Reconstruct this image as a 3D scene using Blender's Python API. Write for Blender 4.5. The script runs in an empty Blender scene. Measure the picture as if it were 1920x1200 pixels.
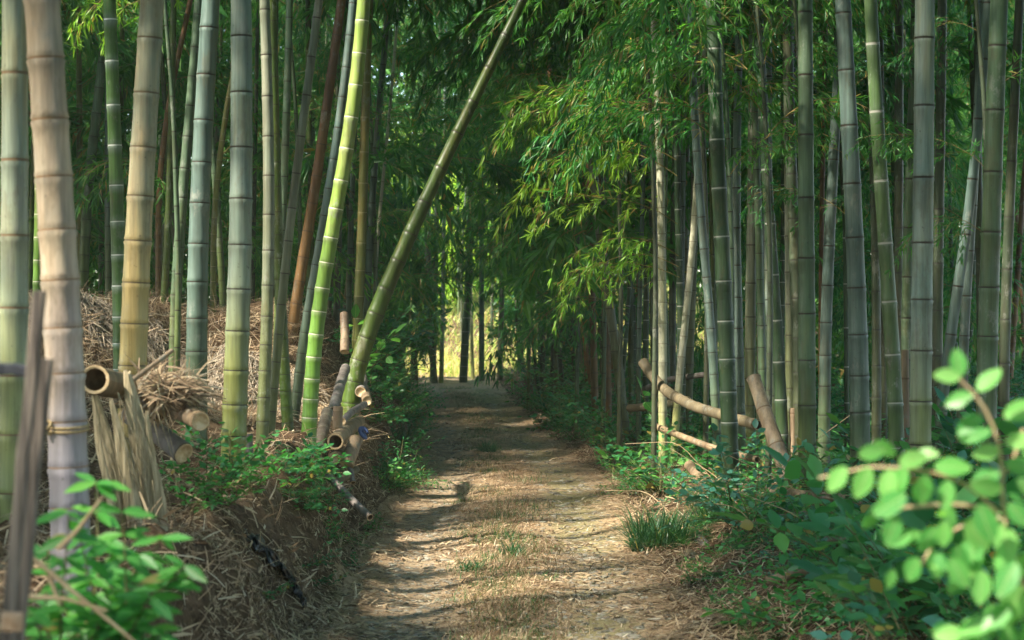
import bpy, math, random
import numpy as np
from mathutils import Vector

R = math.radians
SC = bpy.context.scene
COL = SC.collection
rng = np.random.default_rng(7)
random.seed(7)

# ------------------------------------------------------------------ camera, sky, sun, exposure
CAM_H = 1.5
FPX = 960 / math.tan(R(15.0))          # focal length in photo pixels (1920 wide)
HOR = 560
cam_d = bpy.data.cameras.new('camera'); cam = bpy.data.objects.new('camera', cam_d); COL.objects.link(cam)
cam_d.sensor_width = 36; cam_d.lens = 18 / math.tan(R(15.0))
cam_d.shift_y = -(600 - HOR) / 1920
cam.location = (0, 0, CAM_H); cam.rotation_euler = (R(90), 0, 0)
cam_d.clip_start = 0.05; cam_d.clip_end = 1000
cam_d.dof.use_dof = True; cam_d.dof.focus_distance = 13.0; cam_d.dof.aperture_fstop = 4.4
SC.camera = cam

SUN = Vector((-0.62, -0.36, 0.70)).normalized()      # towards the sun
w = bpy.data.worlds.new('World'); SC.world = w; w.use_nodes = True
nt = w.node_tree; nt.nodes.clear()
sky = nt.nodes.new('ShaderNodeTexSky'); sky.sky_type = 'NISHITA'; sky.sun_disc = False
sky.sun_elevation = math.asin(SUN.z); sky.sun_rotation = math.atan2(SUN.x, SUN.y)
bg = nt.nodes.new('ShaderNodeBackground'); bg.inputs[1].default_value = 0.15
wo = nt.nodes.new('ShaderNodeOutputWorld')
nt.links.new(sky.outputs[0], bg.inputs[0]); nt.links.new(bg.outputs[0], wo.inputs[0])
sd = bpy.data.lights.new('sun', 'SUN'); sd.energy = 3.9; sd.angle = R(2.4); sd.color = (1, 0.91, 0.75)
so = bpy.data.objects.new('sun', sd); COL.objects.link(so); so.rotation_euler = SUN.to_track_quat('Z', 'Y').to_euler()
SC.view_settings.view_transform = 'Standard'; SC.view_settings.look = 'None'
SC.view_settings.exposure = 2.15; SC.view_settings.gamma = 1
SC.render.engine = 'CYCLES'
SC.cycles.max_bounces = 8; SC.cycles.diffuse_bounces = 4; SC.cycles.transmission_bounces = 5; SC.cycles.glossy_bounces = 2
SC.cycles.use_denoising = True
SC.cycles.sample_clamp_indirect = 6

# ------------------------------------------------------------------ helpers
def P(px, py, Y):
    """A point at distance Y from its place in the photograph."""
    return np.array(((px - 960) / FPX * Y, Y, CAM_H - (py - HOR) / FPX * Y))

def sstep(a, b, x):
    t = np.clip((x - a) / (b - a), 0, 1); return t * t * (3 - 2 * t)

def wob(x, y, f=1.0, s=0.0):
    """Cheap smooth noise, about -1..1."""
    x = np.asarray(x) * f; y = np.asarray(y) * f
    return (np.sin(x * 1.7 + 2.3 * y + s) + np.sin(-2.1 * x + 1.3 * y + 1.9 * s + 1) + np.sin(3.7 * x - .9 * y + 3.1 + s) * .6 + np.sin(1.1 * x + 4.3 * y + 5 + s) * .6) / 3.2

_lat = np.random.default_rng(99).uniform(-1, 1, (256, 256))
def vn(x, y, f):
    """Lattice noise, -1..1, without a visible direction."""
    x = np.asarray(x) * f + 31.7 + .37 * np.asarray(y) * f; y = np.asarray(y) * f + 17.3 - .29 * (x - 31.7)
    i = np.floor(x).astype(int); j = np.floor(y).astype(int); u = x - i; v = y - j; u = u * u * (3 - 2 * u); v = v * v * (3 - 2 * v)
    g = lambda a, b: _lat[a % 256, b % 256]
    return (g(i, j) * (1 - u) + g(i + 1, j) * u) * (1 - v) + (g(i, j + 1) * (1 - u) + g(i + 1, j + 1) * u) * v

PY = np.array([0, 6, 9, 13.4, 15.8, 18, 23.4, 29, 33.6, 37, 42, 50])
PL = np.array([-.92, -.92, -.88, -.96, -.92, -.90, -1.18, -1.55, -1.9, -2.6, -4.2, -8])
PR = np.array([.95, .9, .84, .86, .88, .62, .30, .0, -.2, -.3, -1.6, -5.5])
def xl(y): return np.interp(y, PY, PL)
def xr(y): return np.interp(y, PY, PR)

def H(x, y):
    """Ground height."""
    x = np.asarray(x, float); y = np.asarray(y, float)
    L, Rr = xl(y), xr(y)
    u = L - x
    h1 = sstep(-.02, .42, u + .07 * wob(x, y, 2.1)) * (0.60 - .12 * sstep(17, 24, y)) * sstep(40, 34, y)
    slope = sstep(.3, 2.5, u) * .28 * sstep(20, 8, y)
    edge = 13.5 + .35 * wob(x, y * 0, 1.4) + .5 * sstep(2.6, 1.2, u)
    h2 = sstep(0, 1.5 + .3 * wob(x, 0, 2.2), y - edge) * sstep(.35, .95, u) * (.74 + .06 * wob(x, y, 1.3, 2)) * sstep(34, 26, y)
    rough = (.06 * vn(x, y, 3.1) + .05 * vn(x, y, 7.3)) * sstep(.02, .2, u)
    v = x - Rr
    h3 = sstep(.05, .6, v) * .15 + sstep(1, 6, v) * .25
    back = sstep(38, 50, y) * 1.25
    onp = sstep(-.1, .25, -u) * sstep(-.1, .25, -v)
    c = (L + Rr) / 2; hw = (Rr - L) / 2
    q = (x - c) / hw
    rut = -(np.exp(-((q + .52) / .22) ** 2) + np.exp(-((q - .52) / .22) ** 2)) * .016 * onp
    fine = .05 * vn(x, y, 1.9) * onp + .022 * wob(x, y, 3.3, 1) * (1 - .9 * onp) + .02 * vn(x, y, 5) * (1 - .75 * onp) + .012 * vn(x, y, 14) * (1 - .75 * onp) + .012 * vn(x, y, 1.3)
    return rough + h1 + slope + h2 + h3 + back + rut + fine * (1 - .45 * onp)

def hit(px, py, y0=4.0):
    """Distance at which the sight line through a place in the photograph meets the ground."""
    Y = np.arange(y0, 40, .02); z = CAM_H - (py - HOR) / FPX * Y; k = np.nonzero(z < H((px - 960) / FPX * Y, Y))[0]
    return float(Y[k[0]]) if len(k) else 12.0
class Acc:
    def __init__(s): s.v = []; s.f = []; s.uv = []; s.n = 0
    def add(s, V, F, mat=0, uv=None):
        V = np.asarray(V, float).reshape(-1, 3); F = np.asarray(F, np.int64)
        s.v.append(V); s.f.append((F + s.n, mat)); s.n += len(V)
        s.uv.append(np.zeros((len(V), 2)) if uv is None else np.asarray(uv, float))
    def mesh(s, name, mats, smooth=True, origin=(0, 0, 0)):
        V = np.concatenate(s.v) - np.asarray(origin, float); UV = np.concatenate(s.uv)
        loops = np.concatenate([f.ravel() for f, m in s.f]); tot = np.concatenate([np.full(len(f), f.shape[1]) for f, m in s.f])
        mi = np.concatenate([np.full(len(f), m) for f, m in s.f])
        me = bpy.data.meshes.new(name)
        me.vertices.add(len(V)); me.vertices.foreach_set('co', V.ravel())
        me.loops.add(len(loops)); me.loops.foreach_set('vertex_index', loops.astype(np.int32))
        me.polygons.add(len(tot)); st = np.concatenate([[0], np.cumsum(tot)[:-1]])
        me.polygons.foreach_set('loop_start', st.astype(np.int32)); me.polygons.foreach_set('loop_total', tot.astype(np.int32))
        me.polygons.foreach_set('material_index', mi.astype(np.int32))
        me.polygons.foreach_set('use_smooth', np.full(len(tot), smooth))
        l = me.uv_layers.new(name='UVMap'); l.data.foreach_set('uv', UV[loops].ravel())
        for m in mats: me.materials.append(m)
        me.update(calc_edges=True); me.validate()
        return me

def link(name, me, parent=None, loc=(0, 0, 0)):
    o = bpy.data.objects.new(name, me); COL.objects.link(o); o.location = loc
    if parent is not None: o.parent = parent
    return o
def tag(o, label=None, cat=None, group=None, kind=None):
    if label: o['label'] = label
    if cat: o['category'] = cat
    if group: o['group'] = group
    if kind: o['kind'] = kind
    return o
def empty(name, loc): return link(name, None, None, loc)

def norm(a): return a / np.maximum(np.linalg.norm(a, axis=-1, keepdims=True), 1e-9)

# templates: (along, side, up), scaled by (length, width, length)
T_BAM = (np.array([(0, 0, 0), (.28, .5, .012), (.28, -.5, .012), (.33, 0, -.02), (.72, .3, -.03), (.72, -.3, -.03), (1, 0, -.10)]),
         [np.array([(0, 2, 3), (0, 3, 1), (4, 5, 6)]), np.array([(3, 2, 5, 4)]), ])
T_BAM = (T_BAM[0], [np.array([(0, 2, 3), (0, 3, 1), (3, 2, 5), (3, 5, 4), (3, 4, 1), (5, 6, 4)])])
T_BAM4 = (np.array([(0, 0, 0), (.35, .5, .02), (.35, -.5, .02), (1, 0, -.10)]), [np.array([(0, 2, 3), (0, 3, 1)])])
_b = [(0, 0, 0), (.2, .34, .03), (.2, -.34, .03), (.5, .5, .03), (.5, -.5, .03), (.8, .27, -.01), (.8, -.27, -.01), (1, 0, -.07), (.2, 0, -.01), (.5, 0, -.01), (.8, 0, -.05)]
T_BROAD = (np.array(_b), [np.array([(0, 8, 1), (0, 2, 8), (5, 10, 7), (10, 6, 7)]), np.array([(8, 9, 3, 1), (2, 4, 9, 8), (9, 10, 5, 3), (4, 6, 10, 9)])])
T_STRAW = (np.array([(0, .5, 0), (0, -.5, 0), (.5, .5, .05), (.5, -.5, .05), (1, .2, 0), (1, -.2, 0)]), [np.array([(0, 1, 3, 2), (2, 3, 5, 4)])])
T_GRASS = (np.array([(0, .5, 0), (0, -.5, 0), (.35, .45, -.03), (.35, -.45, -.03), (.7, .3, -.14), (.7, -.3, -.14), (1, 0, -.36)]), [np.array([(0, 1, 3, 2), (2, 3, 5, 4)]), np.array([(4, 5, 6)])])
def stone_t(seed):
    r = np.random.default_rng(seed); pts = []
    for i, (z, n) in enumerate(((-.3, 6), (.15, 6), (.42, 4))):
        for k in range(n):
            a = 2 * math.pi * (k + .5 * i) / n
            rr = (.5, .46, .25)[i] * r.uniform(.8, 1.2)
            pts.append((rr * math.cos(a), rr * math.sin(a), z * .5 * r.uniform(.8, 1.2)))
    F4 = [(k, (k + 1) % 6, 6 + (k + 1) % 6, 6 + k) for k in range(6)]
    F3 = [(6, 7, 12), (7, 8, 13), (7, 13, 12), (8, 9, 13), (9, 10, 14), (9, 14, 13), (10, 11, 15), (10, 15, 14), (11, 6, 15), (6, 12, 15)]
    return (np.array(pts), [np.array(F4), np.array(F3), np.array([(12, 13, 14, 15)])])
T_STONE = [stone_t(i) for i in range(4)]

def scatter(acc, P0, D, N, L, W, T, mat=0, T3=None):
    tv, tfs = T
    n = len(P0)
    if n == 0: return
    D = norm(np.asarray(D, float)); S = norm(np.cross(N, D)); U = np.cross(D, S)
    L = np.broadcast_to(np.asarray(L, float), (n,)); W = np.broadcast_to(np.asarray(W, float), (n,))
    Z = L if T3 is None else np.broadcast_to(T3, (n,))
    V = (P0[:, None] + tv[None, :, 0:1] * L[:, None, None] * D[:, None] + tv[None, :, 1:2] * W[:, None, None] * S[:, None]
         + tv[None, :, 2:3] * Z[:, None, None] * U[:, None])
    k = len(tv); off = np.arange(n)[:, None, None] * k
    base = acc.n
    acc.v.append(V.reshape(-1, 3)); acc.n += n * k
    uv = np.stack([np.broadcast_to(tv[:, 0], (n, k)), np.broadcast_to(tv[:, 1] + .5, (n, k))], -1).reshape(-1, 2); acc.uv.append(uv)
    for tf in tfs:
        acc.f.append(((tf[None] + off + base).reshape(-1, tf.shape[1]), mat))

def tube(acc, pts, rad, sides=6, mat=0, cap=True):
    pts = np.asarray(pts, float); n = len(pts); rad = np.broadcast_to(np.asarray(rad, float), (n,))
    T = norm(np.gradient(pts, axis=0))
    ref = np.array((0, 0, 1.)) if abs(T[0][2]) < .9 else np.array((1., 0, 0))
    A = norm(np.cross(T, ref)); B = np.cross(T, A)
    th = np.arange(sides) * 2 * math.pi / sides
    V = pts[:, None] + rad[:, None, None] * (np.cos(th)[None, :, None] * A[:, None] + np.sin(th)[None, :, None] * B[:, None])
    i = np.arange(n - 1)[:, None] * sides; j = np.arange(sides)[None]; j2 = (j + 1) % sides
    F = np.stack([i + j, i + j2, i + sides + j2, i + sides + j], -1).reshape(-1, 4)
    uv = np.stack([np.broadcast_to(np.arange(sides) / sides, (n, sides)), np.broadcast_to((np.arange(n) / n)[:, None], (n, sides))], -1).reshape(-1, 2)
    acc.add(V.reshape(-1, 3), F, mat, uv)
    if cap:
        for k in (0, n - 1):
            ring = V[k]; acc.add(np.vstack([ring, pts[k][None]]), [(a, (a + 1) % sides, sides) for a in range(sides)], mat)

# ------------------------------------------------------------------ materials
class M:
    def __init__(s, name):
        s.m = bpy.data.materials.new(name); s.m.use_nodes = True; s.t = s.m.node_tree; s.t.nodes.clear()
        s.out = s.n('ShaderNodeOutputMaterial')
    def n(s, ty, **kw):
        x = s.t.nodes.new(ty)
        for k, v in kw.items():
            if k in ('op',): x.operation = v
            elif k == 'i':
                for a, b in v.items(): s.set(x.inputs[a], b)
            else: setattr(x, k, v)
        return x
    def set(s, inp, v):
        if isinstance(v, bpy.types.NodeSocket): s.t.links.new(v, inp)
        elif isinstance(v, bpy.types.Node): s.t.links.new(v.outputs[0], inp)
        else:
            if isinstance(v, tuple) and len(v) == 3 and len(inp.default_value) == 4: v = v + (1,)
            inp.default_value = v
    def math(s, op, a, b=0.0, c=None):
        x = s.n('ShaderNodeMath', op=op); s.set(x.inputs[0], a); s.set(x.inputs[1], b)
        if c is not None: s.set(x.inputs[2], c)
        return x.outputs[0]
    def mr(s, v, a, b, c=0.0, d=1.0):
        x = s.n('ShaderNodeMapRange', interpolation_type='SMOOTHSTEP'); s.set(x.inputs[0], v)
        for i, q in enumerate((a, b, c, d)): x.inputs[i + 1].default_value = q
        return x.outputs[0]
    def mix(s, f, a, b, mode='MIX'):
        x = s.n('ShaderNodeMix', data_type='RGBA', blend_type=mode)
        s.set(x.inputs[0], f); s.set(x.inputs[6], a); s.set(x.inputs[7], b); return x.outputs[2]
    def noise(s, vec, scale, detail=3, rough=.55, sc=None):
        if sc is not None:
            mp = s.n('ShaderNodeMapping'); s.set(mp.inputs[0], vec); mp.inputs[3].default_value = sc; vec = mp.outputs[0]
        x = s.n('ShaderNodeTexNoise'); s.set(x.inputs['Vector'], vec); x.inputs['Scale'].default_value = scale
        x.inputs['Detail'].default_value = detail; x.inputs['Roughness'].default_value = rough; return x.outputs[0]
    def finish(s, col, rough=.6, spec=.3, bump=None, bstr=.3, bdist=.01, trans=None, tcol=None):
        p = s.n('ShaderNodeBsdfPrincipled'); s.set(p.inputs['Base Color'], col); s.set(p.inputs['Roughness'], rough)
        p.inputs['Specular IOR Level'].default_value = spec
        if bump is not None:
            b = s.n('ShaderNodeBump'); b.inputs['Strength'].default_value = bstr; b.inputs['Distance'].default_value = bdist
            s.set(b.inputs['Height'], bump); s.set(p.inputs['Normal'], b.outputs[0])
        sh = p.outputs[0]
        if trans:
            t = s.n('ShaderNodeBsdfTranslucent'); s.set(t.inputs[0], tcol if tcol is not None else col)
            mx = s.n('ShaderNodeMixShader'); mx.inputs[0].default_value = trans
            s.set(mx.inputs[1], sh); s.set(mx.inputs[2], t.outputs[0]); sh = mx.outputs[0]
        s.set(s.out.inputs[0], sh); return s.m

def leaf_mat(name, a, b, c, trans=.4, rough=.42, spec=.45, tscale=1.6, rare=.04, rarecol=(.30, .24, .07), vein=0):
    """Leaf colour differs from leaf to leaf and from plant to plant."""
    m = M(name); g = m.n('ShaderNodeNewGeometry'); oi = m.n('ShaderNodeObjectInfo')
    r = g.outputs['Random Per Island']
    col = m.mix(m.mr(r, 0, .6), a, b); col = m.mix(m.mr(r, .6, 1), col, c)
    r2 = m.math('FRACT', m.math('MULTIPLY', r, 37.7))
    col = m.mix(m.math('LESS_THAN', r2, rare), col, rarecol)
    v = m.math('ADD', m.math('MULTIPLY', oi.outputs['Random'], .45), .78)
    hsv = m.n('ShaderNodeHueSaturation'); m.set(hsv.inputs['Color'], col); m.set(hsv.inputs['Value'], v); m.set(hsv.inputs['Hue'], m.math('ADD', m.math('MULTIPLY', oi.outputs['Random'], -.05), .525))
    base = hsv.outputs[0]
    if vein:
        uv = m.n('ShaderNodeTexCoord'); sp = m.n('ShaderNodeSeparateXYZ'); m.set(sp.inputs[0], uv.outputs['UV']); dv = m.math('ABSOLUTE', m.math('SUBTRACT', sp.outputs[1], .5))
        side = m.math('FRACT', m.math('MULTIPLY', m.math('SUBTRACT', sp.outputs[0], m.math('MULTIPLY', dv, .5)), 8.0)); sv = m.mr(m.math('ABSOLUTE', m.math('SUBTRACT', side, .5)), .03, .12, 1, 0)
        vn = m.math('MAXIMUM', m.mr(dv, .012, .035, 1, 0), m.math('MULTIPLY', sv, .45)); base = m.mix(m.math('MULTIPLY', vn, vein), base, (.45, .55, .25))
        nb_ = m.noise(uv.outputs['Object'], 90, 4, .7); base = m.mix(m.math('MULTIPLY', m.mr(nb_, .60, .68), .5), base, (.22, .22, .05)); hsv = m.n('ShaderNodeHueSaturation'); m.set(hsv.inputs['Color'], base)
    tc = m.mix(1.0, hsv.outputs[0], (tscale, tscale * 1.08, tscale * .55), 'MULTIPLY')
    return m.finish(hsv.outputs[0], rough, spec, trans=trans, tcol=tc)

def culm_mat(name, a, b, blotch, foot, ring=(.03, .025, .018), powder=0.0, ring2=None, bl_amt=.5, foot_h=.9, rough=.42, bright=1.0, spec=.4, pcol=(.75, .8, .74)):
    m = M(name)
    tc = m.n('ShaderNodeTexCoord'); sep = m.n('ShaderNodeSeparateXYZ'); m.set(sep.inputs[0], tc.outputs['UV'])
    so_ = m.n('ShaderNodeSeparateXYZ'); m.set(so_.inputs[0], tc.outputs['Object'])
    oi = m.n('ShaderNodeObjectInfo')
    off = m.n('ShaderNodeVectorMath', operation='ADD'); m.set(off.inputs[0], tc.outputs['Object'])
    cx = m.n('ShaderNodeCombineXYZ'); m.set(cx.inputs[0], m.math('MULTIPLY', oi.outputs['Random'], 50)); m.set(off.inputs[1], cx)
    vec = off.outputs[0]
    f = m.math('FRACT', sep.outputs[1]); idx = m.math('FLOOR', sep.outputs[1])
    wn = m.n('ShaderNodeTexWhiteNoise', noise_dimensions='2D'); cb = m.n('ShaderNodeCombineXYZ'); m.set(cb.inputs[0], idx); m.set(cb.inputs[1], oi.outputs['Random']); m.set(wn.inputs[0], cb)
    n1 = m.noise(vec, 6, 4, .6, (1, 1, .35)); n2 = m.noise(vec, 9, 3, .6, (1.2, 1.2, .16)); n3 = m.noise(vec, 30, 4, .7, (1, 1, .05)); n4 = m.noise(vec, 3.2, 2, .5, (1, 1, .5))
    col = m.mix(m.mr(n1, .35, .65), a, b)
    col = m.mix(m.math('MULTIPLY', m.mr(n2, .50, .68), bl_amt), col, blotch)
    ft = m.math('MULTIPLY', m.mr(m.math('ADD', so_.outputs[2], m.math('MULTIPLY', m.math('SUBTRACT', n4, .5), 1.2)), foot_h * .3, foot_h * 1.3, 1, 0), .85)
    col = m.mix(ft, col, foot)
    lc = m.noise(vec, 11, 5, .75, (1, 1, .6)); lm = m.math('MULTIPLY', m.mr(lc, .54, .64), m.mr(n4, .42, .6))
    col = m.mix(m.math('MULTIPLY', lm, .6), col, (.42, .44, .38)); pn = m.noise(vec, 5, 5, .8, (1, 1, .4)); col = m.mix(m.math('MULTIPLY', m.mr(pn, .54, .62), .55), col, m.mix(.5, col, (.20, .15, .07)))
    mo = m.math('MULTIPLY', m.math('MULTIPLY', m.mr(n2, .55, .42), m.mr(f, .62, .97)), .55); col = m.mix(mo, col, m.mix(.55, col, (.06, .06, .045)))
    # darker in the upper part of each joint for fresh culms, waxy below the joint
    if powder:
        pw = m.math('MULTIPLY', m.mr(f, .72, .98), powder); col = m.mix(pw, col, pcol)
        pw2 = m.math('MULTIPLY', m.mr(f, .0, .22, 1, 0), powder * .5); col = m.mix(pw2, col, pcol)
    vv = m.math('ADD', m.math('MULTIPLY', wn.outputs[0], .22), .89)
    vv = m.math('MULTIPLY', vv, m.math('ADD', m.math('MULTIPLY', m.mr(n3, .3, .7), .55), .68))
    vv = m.math('MULTIPLY', vv, bright * .56)
    h = m.n('ShaderNodeHueSaturation'); h.inputs['Saturation'].default_value = 1.0; m.set(h.inputs['Color'], col); m.set(h.inputs['Value'], vv)
    d = m.math('MINIMUM', f, m.math('SUBTRACT', 1.0, f))
    rg = m.mr(m.math('ADD', d, m.math('MULTIPLY', m.math('SUBTRACT', n3, .5), .012)), .010, .024, 1, 0)
    col = m.mix(rg, h.outputs[0], ring)
    if ring2:
        col = m.mix(m.mr(m.math('ABSOLUTE', m.math('SUBTRACT', f, .962)), .006, .018, 1, 0), col, ring2)
    sp = m.noise(vec, 45, 2, .5)
    col = m.mix(m.math('MULTIPLY', m.mr(sp, .70, .76), .5), col, (.04, .035, .03))
    return m.finish(col, rough, spec, bump=n3, bstr=.15, bdist=.003)

LF = {}
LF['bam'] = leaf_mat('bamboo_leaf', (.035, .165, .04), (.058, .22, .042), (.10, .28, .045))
LF['bamdark'] = leaf_mat('bamboo_leaf_shaded', (.028, .15, .045), (.045, .20, .045), (.08, .25, .045))  # darker leaf tone, shade painted in for the dim crowd
LF['bamlit'] = leaf_mat('bamboo_leaf_sunlit', (.10, .27, .03), (.15, .34, .035), (.22, .40, .05), rare=.08)  # brighter leaf tone, sunlight painted in for the lit sprays
LF['far'] = leaf_mat('woodland_leaf', (.042, .18, .04), (.07, .24, .042), (.12, .32, .05))
LF['broad'] = leaf_mat('broad_leaf', (.025, .15, .06), (.045, .20, .06), (.08, .26, .06), trans=.35, rough=.35)
LF['lime'] = leaf_mat('fresh_broad_leaf', (.06, .28, .07), (.11, .38, .08), (.22, .50, .14), trans=.4, rough=.36, spec=.4, rare=0, vein=.5)
LF['bluish'] = leaf_mat('waxy_broad_leaf', (.05, .20, .13), (.07, .24, .15), (.10, .29, .17), trans=.25, rough=.35, rare=0)
LF['weedgreen'] = leaf_mat('fresh_weed_leaf', (.05, .22, .06), (.07, .28, .07), (.10, .34, .07), trans=.35, rough=.35)
LF['grass'] = leaf_mat('grass_blade', (.03, .11, .05), (.045, .14, .05), (.07, .17, .05), trans=.25, rough=.4, rare=.05)
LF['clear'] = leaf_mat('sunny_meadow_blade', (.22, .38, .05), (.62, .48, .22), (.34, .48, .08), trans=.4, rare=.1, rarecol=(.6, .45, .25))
LF['glow'] = leaf_mat('leaf_sunlit_tone', (.20, .38, .04), (.32, .48, .06), (.45, .55, .09), trans=.5)  # leaf colour brightened to stand in for sun on the clearing trees
def simple(name, a, b, scale=12, sc=None, rough=.7, bstr=.3, spec=.2, detail=4, bdist=.004):
    m = M(name); tc = m.n('ShaderNodeTexCoord'); n = m.noise(tc.outputs['Object'], scale, detail, .6, sc)
    return m.finish(m.mix(m.mr(n, .35, .65), a, b), rough, spec, bump=n, bstr=bstr, bdist=bdist)
MT = {}
MT['twig'] = simple('twig', (.20, .17, .06), (.30, .22, .09))
MT['stem'] = simple('stem', (.09, .10, .04), (.16, .14, .06))
MT['tanstem'] = simple('tan_stem', (.36, .26, .15), (.50, .38, .24))
def straw_mat():
    m = M('straw'); g = m.n('ShaderNodeNewGeometry'); r = g.outputs['Random Per Island']
    c = m.mix(m.mr(r, 0, .45), (.13, .085, .05), (.34, .24, .15)); c = m.mix(m.mr(r, .45, .85), c, (.50, .38, .24)); c = m.mix(m.mr(r, .90, 1), c, (.62, .54, .40))
    return m.finish(c, .6, .25, trans=.15)
MT['straw'] = straw_mat()
def straw2():
    m = M('weathered_straw'); g = m.n('ShaderNodeNewGeometry'); r = g.outputs['Random Per Island']
    c = m.mix(m.mr(r, 0, .5), (.10, .08, .06), (.28, .24, .19)); c = m.mix(m.mr(r, .5, 1), c, (.46, .39, .29))
    return m.finish(c, .6, .25, trans=.1)
MT['straw2'] = straw2()
def stone_mat():
    m = M('pebble'); g = m.n('ShaderNodeNewGeometry'); r = g.outputs['Random Per Island']
    c = m.mix(m.mr(r, 0, .6), (.12, .105, .085), (.24, .215, .175)); c = m.mix(m.mr(r, .6, 1), c, (.38, .35, .29))
    tc = m.n('ShaderNodeTexCoord'); n = m.noise(tc.outputs['Object'], 60, 3)
    c = m.mix(m.math('MULTIPLY', m.mr(n, .5, .62), .4), c, (.12, .14, .06))
    return m.finish(c, .8, .2, bump=n, bstr=.3)
MT['stone'] = stone_mat()
def earth():
    m = M('earth'); tc = m.n('ShaderNodeTexCoord'); o = tc.outputs['Object']
    n1 = m.noise(o, 1.3, 5); n2 = m.noise(o, 14, 6, .7); n3 = m.noise(o, 60, 5, .7)
    c = m.mix(m.mr(n1, .35, .65), (.05, .030, .018), (.09, .058, .034)); c = m.mix(m.mr(n2, .4, .62), c, (.15, .098, .06))
    c = m.mix(m.mr(n3, .55, .68), c, (.24, .165, .10)); c = m.mix(m.mr(n3, .30, .42, 1, 0), c, (.02, .013, .009))
    return m.finish(c, .95, .1, bump=n2, bstr=.8, bdist=.03)
MT['earth'] = earth()
def pathm():
    m = M('path_soil'); tc = m.n('ShaderNodeTexCoord'); o = tc.outputs['Object']; sep = m.n('ShaderNodeSeparateXYZ'); m.set(sep.inputs[0], tc.outputs['UV'])
    u = sep.outputs[0]
    n1 = m.noise(o, 2.2, 5); n2 = m.noise(o, 22, 6, .7, (1, .7, 1)); n3 = m.noise(o, 90, 4, .7); n4 = m.noise(o, 1.1, 4)
    soil = m.mix(m.mr(n2, .35, .65), (.22, .145, .085), (.37, .26, .155)); soil = m.mix(m.mr(n3, .52, .66), soil, (.44, .345, .235))
    grit = m.mix(m.mr(n2, .35, .65), (.20, .14, .09), (.33, .245, .155)); grit = m.mix(m.mr(n3, .5, .66), grit, (.47, .385, .27))
    du = m.math('ABSOLUTE', m.math('SUBTRACT', m.math('ABSOLUTE', m.math('SUBTRACT', u, .5)), .26))
    rut = m.mr(m.math('ADD', du, m.math('MULTIPLY', m.math('SUBTRACT', n1, .5), .25)), .05, .16, 1, 0)
    c = m.mix(rut, soil, grit)
    moss = m.math('MULTIPLY', m.mr(u, .5, .72), m.mr(m.math('ADD', n4, m.math('MULTIPLY', n2, .4)), .62, .74)); moss = m.math('MULTIPLY', moss, rut)
    c = m.mix(m.math('MULTIPLY', moss, .45), c, (.13, .15, .04))
    dk = m.math('MULTIPLY', m.mr(n4, .52, .62), m.mr(u, .45, .3)); c = m.mix(m.math('MULTIPLY', dk, .55), c, (.10, .07, .05))
    return m.finish(c, .9, .15, bump=n2, bstr=.4, bdist=.01)
MT['path'] = pathm()
MT['wood'] = simple('weathered_wood', (.07, .06, .055), (.27, .225, .19), 26, (4, 4, .12), .8, .9, detail=7, bdist=.004)
MT['woodend'] = simple('cut_wood', (.50, .30, .18), (.62, .42, .28), 25)
MT['darkbar'] = simple('dark_metal_bar', (.05, .055, .07), (.08, .085, .10), 10)
MT['black'] = simple('black_plastic', (.012, .012, .014), (.02, .02, .024), 20, rough=.3, spec=.5)
MT['blue'] = simple('blue_plastic', (.06, .09, .22), (.10, .14, .3), 20, rough=.4)
MT['stump'] = simple('bleached_sheath', (.24, .20, .12), (.50, .42, .28), 16, (4, 4, .14), .85, 1.0, detail=8, bdist=.006)
MT['inside'] = simple('culm_inside', (.10, .065, .035), (.17, .11, .06), 30)
MT['cutface'] = simple('cut_culm_face', (.50, .36, .20), (.64, .50, .32), 60)
MT['rope'] = simple('rope', (.33, .24, .12), (.45, .34, .18), 80)
MT['cement'] = simple('woodland_trunk', (.05, .045, .03), (.09, .08, .05), 5)

MC = {}
MC['cream'] = culm_mat('culm_cream', (.44, .54, .42), (.50, .54, .36), (.62, .50, .20), (.45, .52, .18), ring=(.16, .11, .06), bl_amt=.6)
MC['tan'] = culm_mat('culm_tan', (.74, .56, .38), (.66, .56, .42), (.58, .44, .34), (.50, .48, .58), ring=(.20, .12, .06), foot_h=.75)
MC['lime'] = culm_mat('culm_waxed_green', (.10, .23, .06), (.14, .28, .08), (.14, .26, .09), (.12, .24, .05), ring=(.70, .72, .68), powder=.75, bl_amt=.2, pcol=(.42, .54, .44))
MC['golden'] = culm_mat('culm_golden', (.46, .50, .36), (.62, .52, .31), (.80, .58, .28), (.70, .52, .16), ring=(.12, .09, .05), foot_h=1.3, bl_amt=.8)
MC['blue'] = culm_mat('culm_bluegrey', (.14, .225, .20), (.20, .29, .25), (.14, .20, .16), (.14, .20, .08), bl_amt=.5)
MC['paleblue'] = culm_mat('culm_paleblue', (.27, .39, .34), (.35, .44, .37), (.42, .42, .22), (.34, .36, .06), bl_amt=.45, foot_h=1.1)
MC['grey'] = culm_mat('culm_greygreen', (.28, .33, .24), (.36, .38, .28), (.22, .22, .13), (.18, .21, .06), bl_amt=.5, ring=(.05, .04, .03), foot_h=1.3)
MC['green'] = culm_mat('culm_green', (.12, .21, .11), (.16, .25, .15), (.19, .24, .10), (.18, .24, .06), bl_amt=.5)
MC['greenring'] = culm_mat('culm_green_palering', (.11, .20, .07), (.15, .24, .10), (.12, .20, .08), (.12, .19, .05), ring=(.36, .36, .31), powder=.3, bl_amt=.4, pcol=(.25, .32, .24))
MC['dark'] = culm_mat('culm_deepgreen', (.055, .115, .050), (.07, .14, .07), (.09, .13, .06), (.06, .11, .04), ring=(.30, .31, .28), powder=.25, bl_amt=.3, pcol=(.14, .20, .16))
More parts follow.
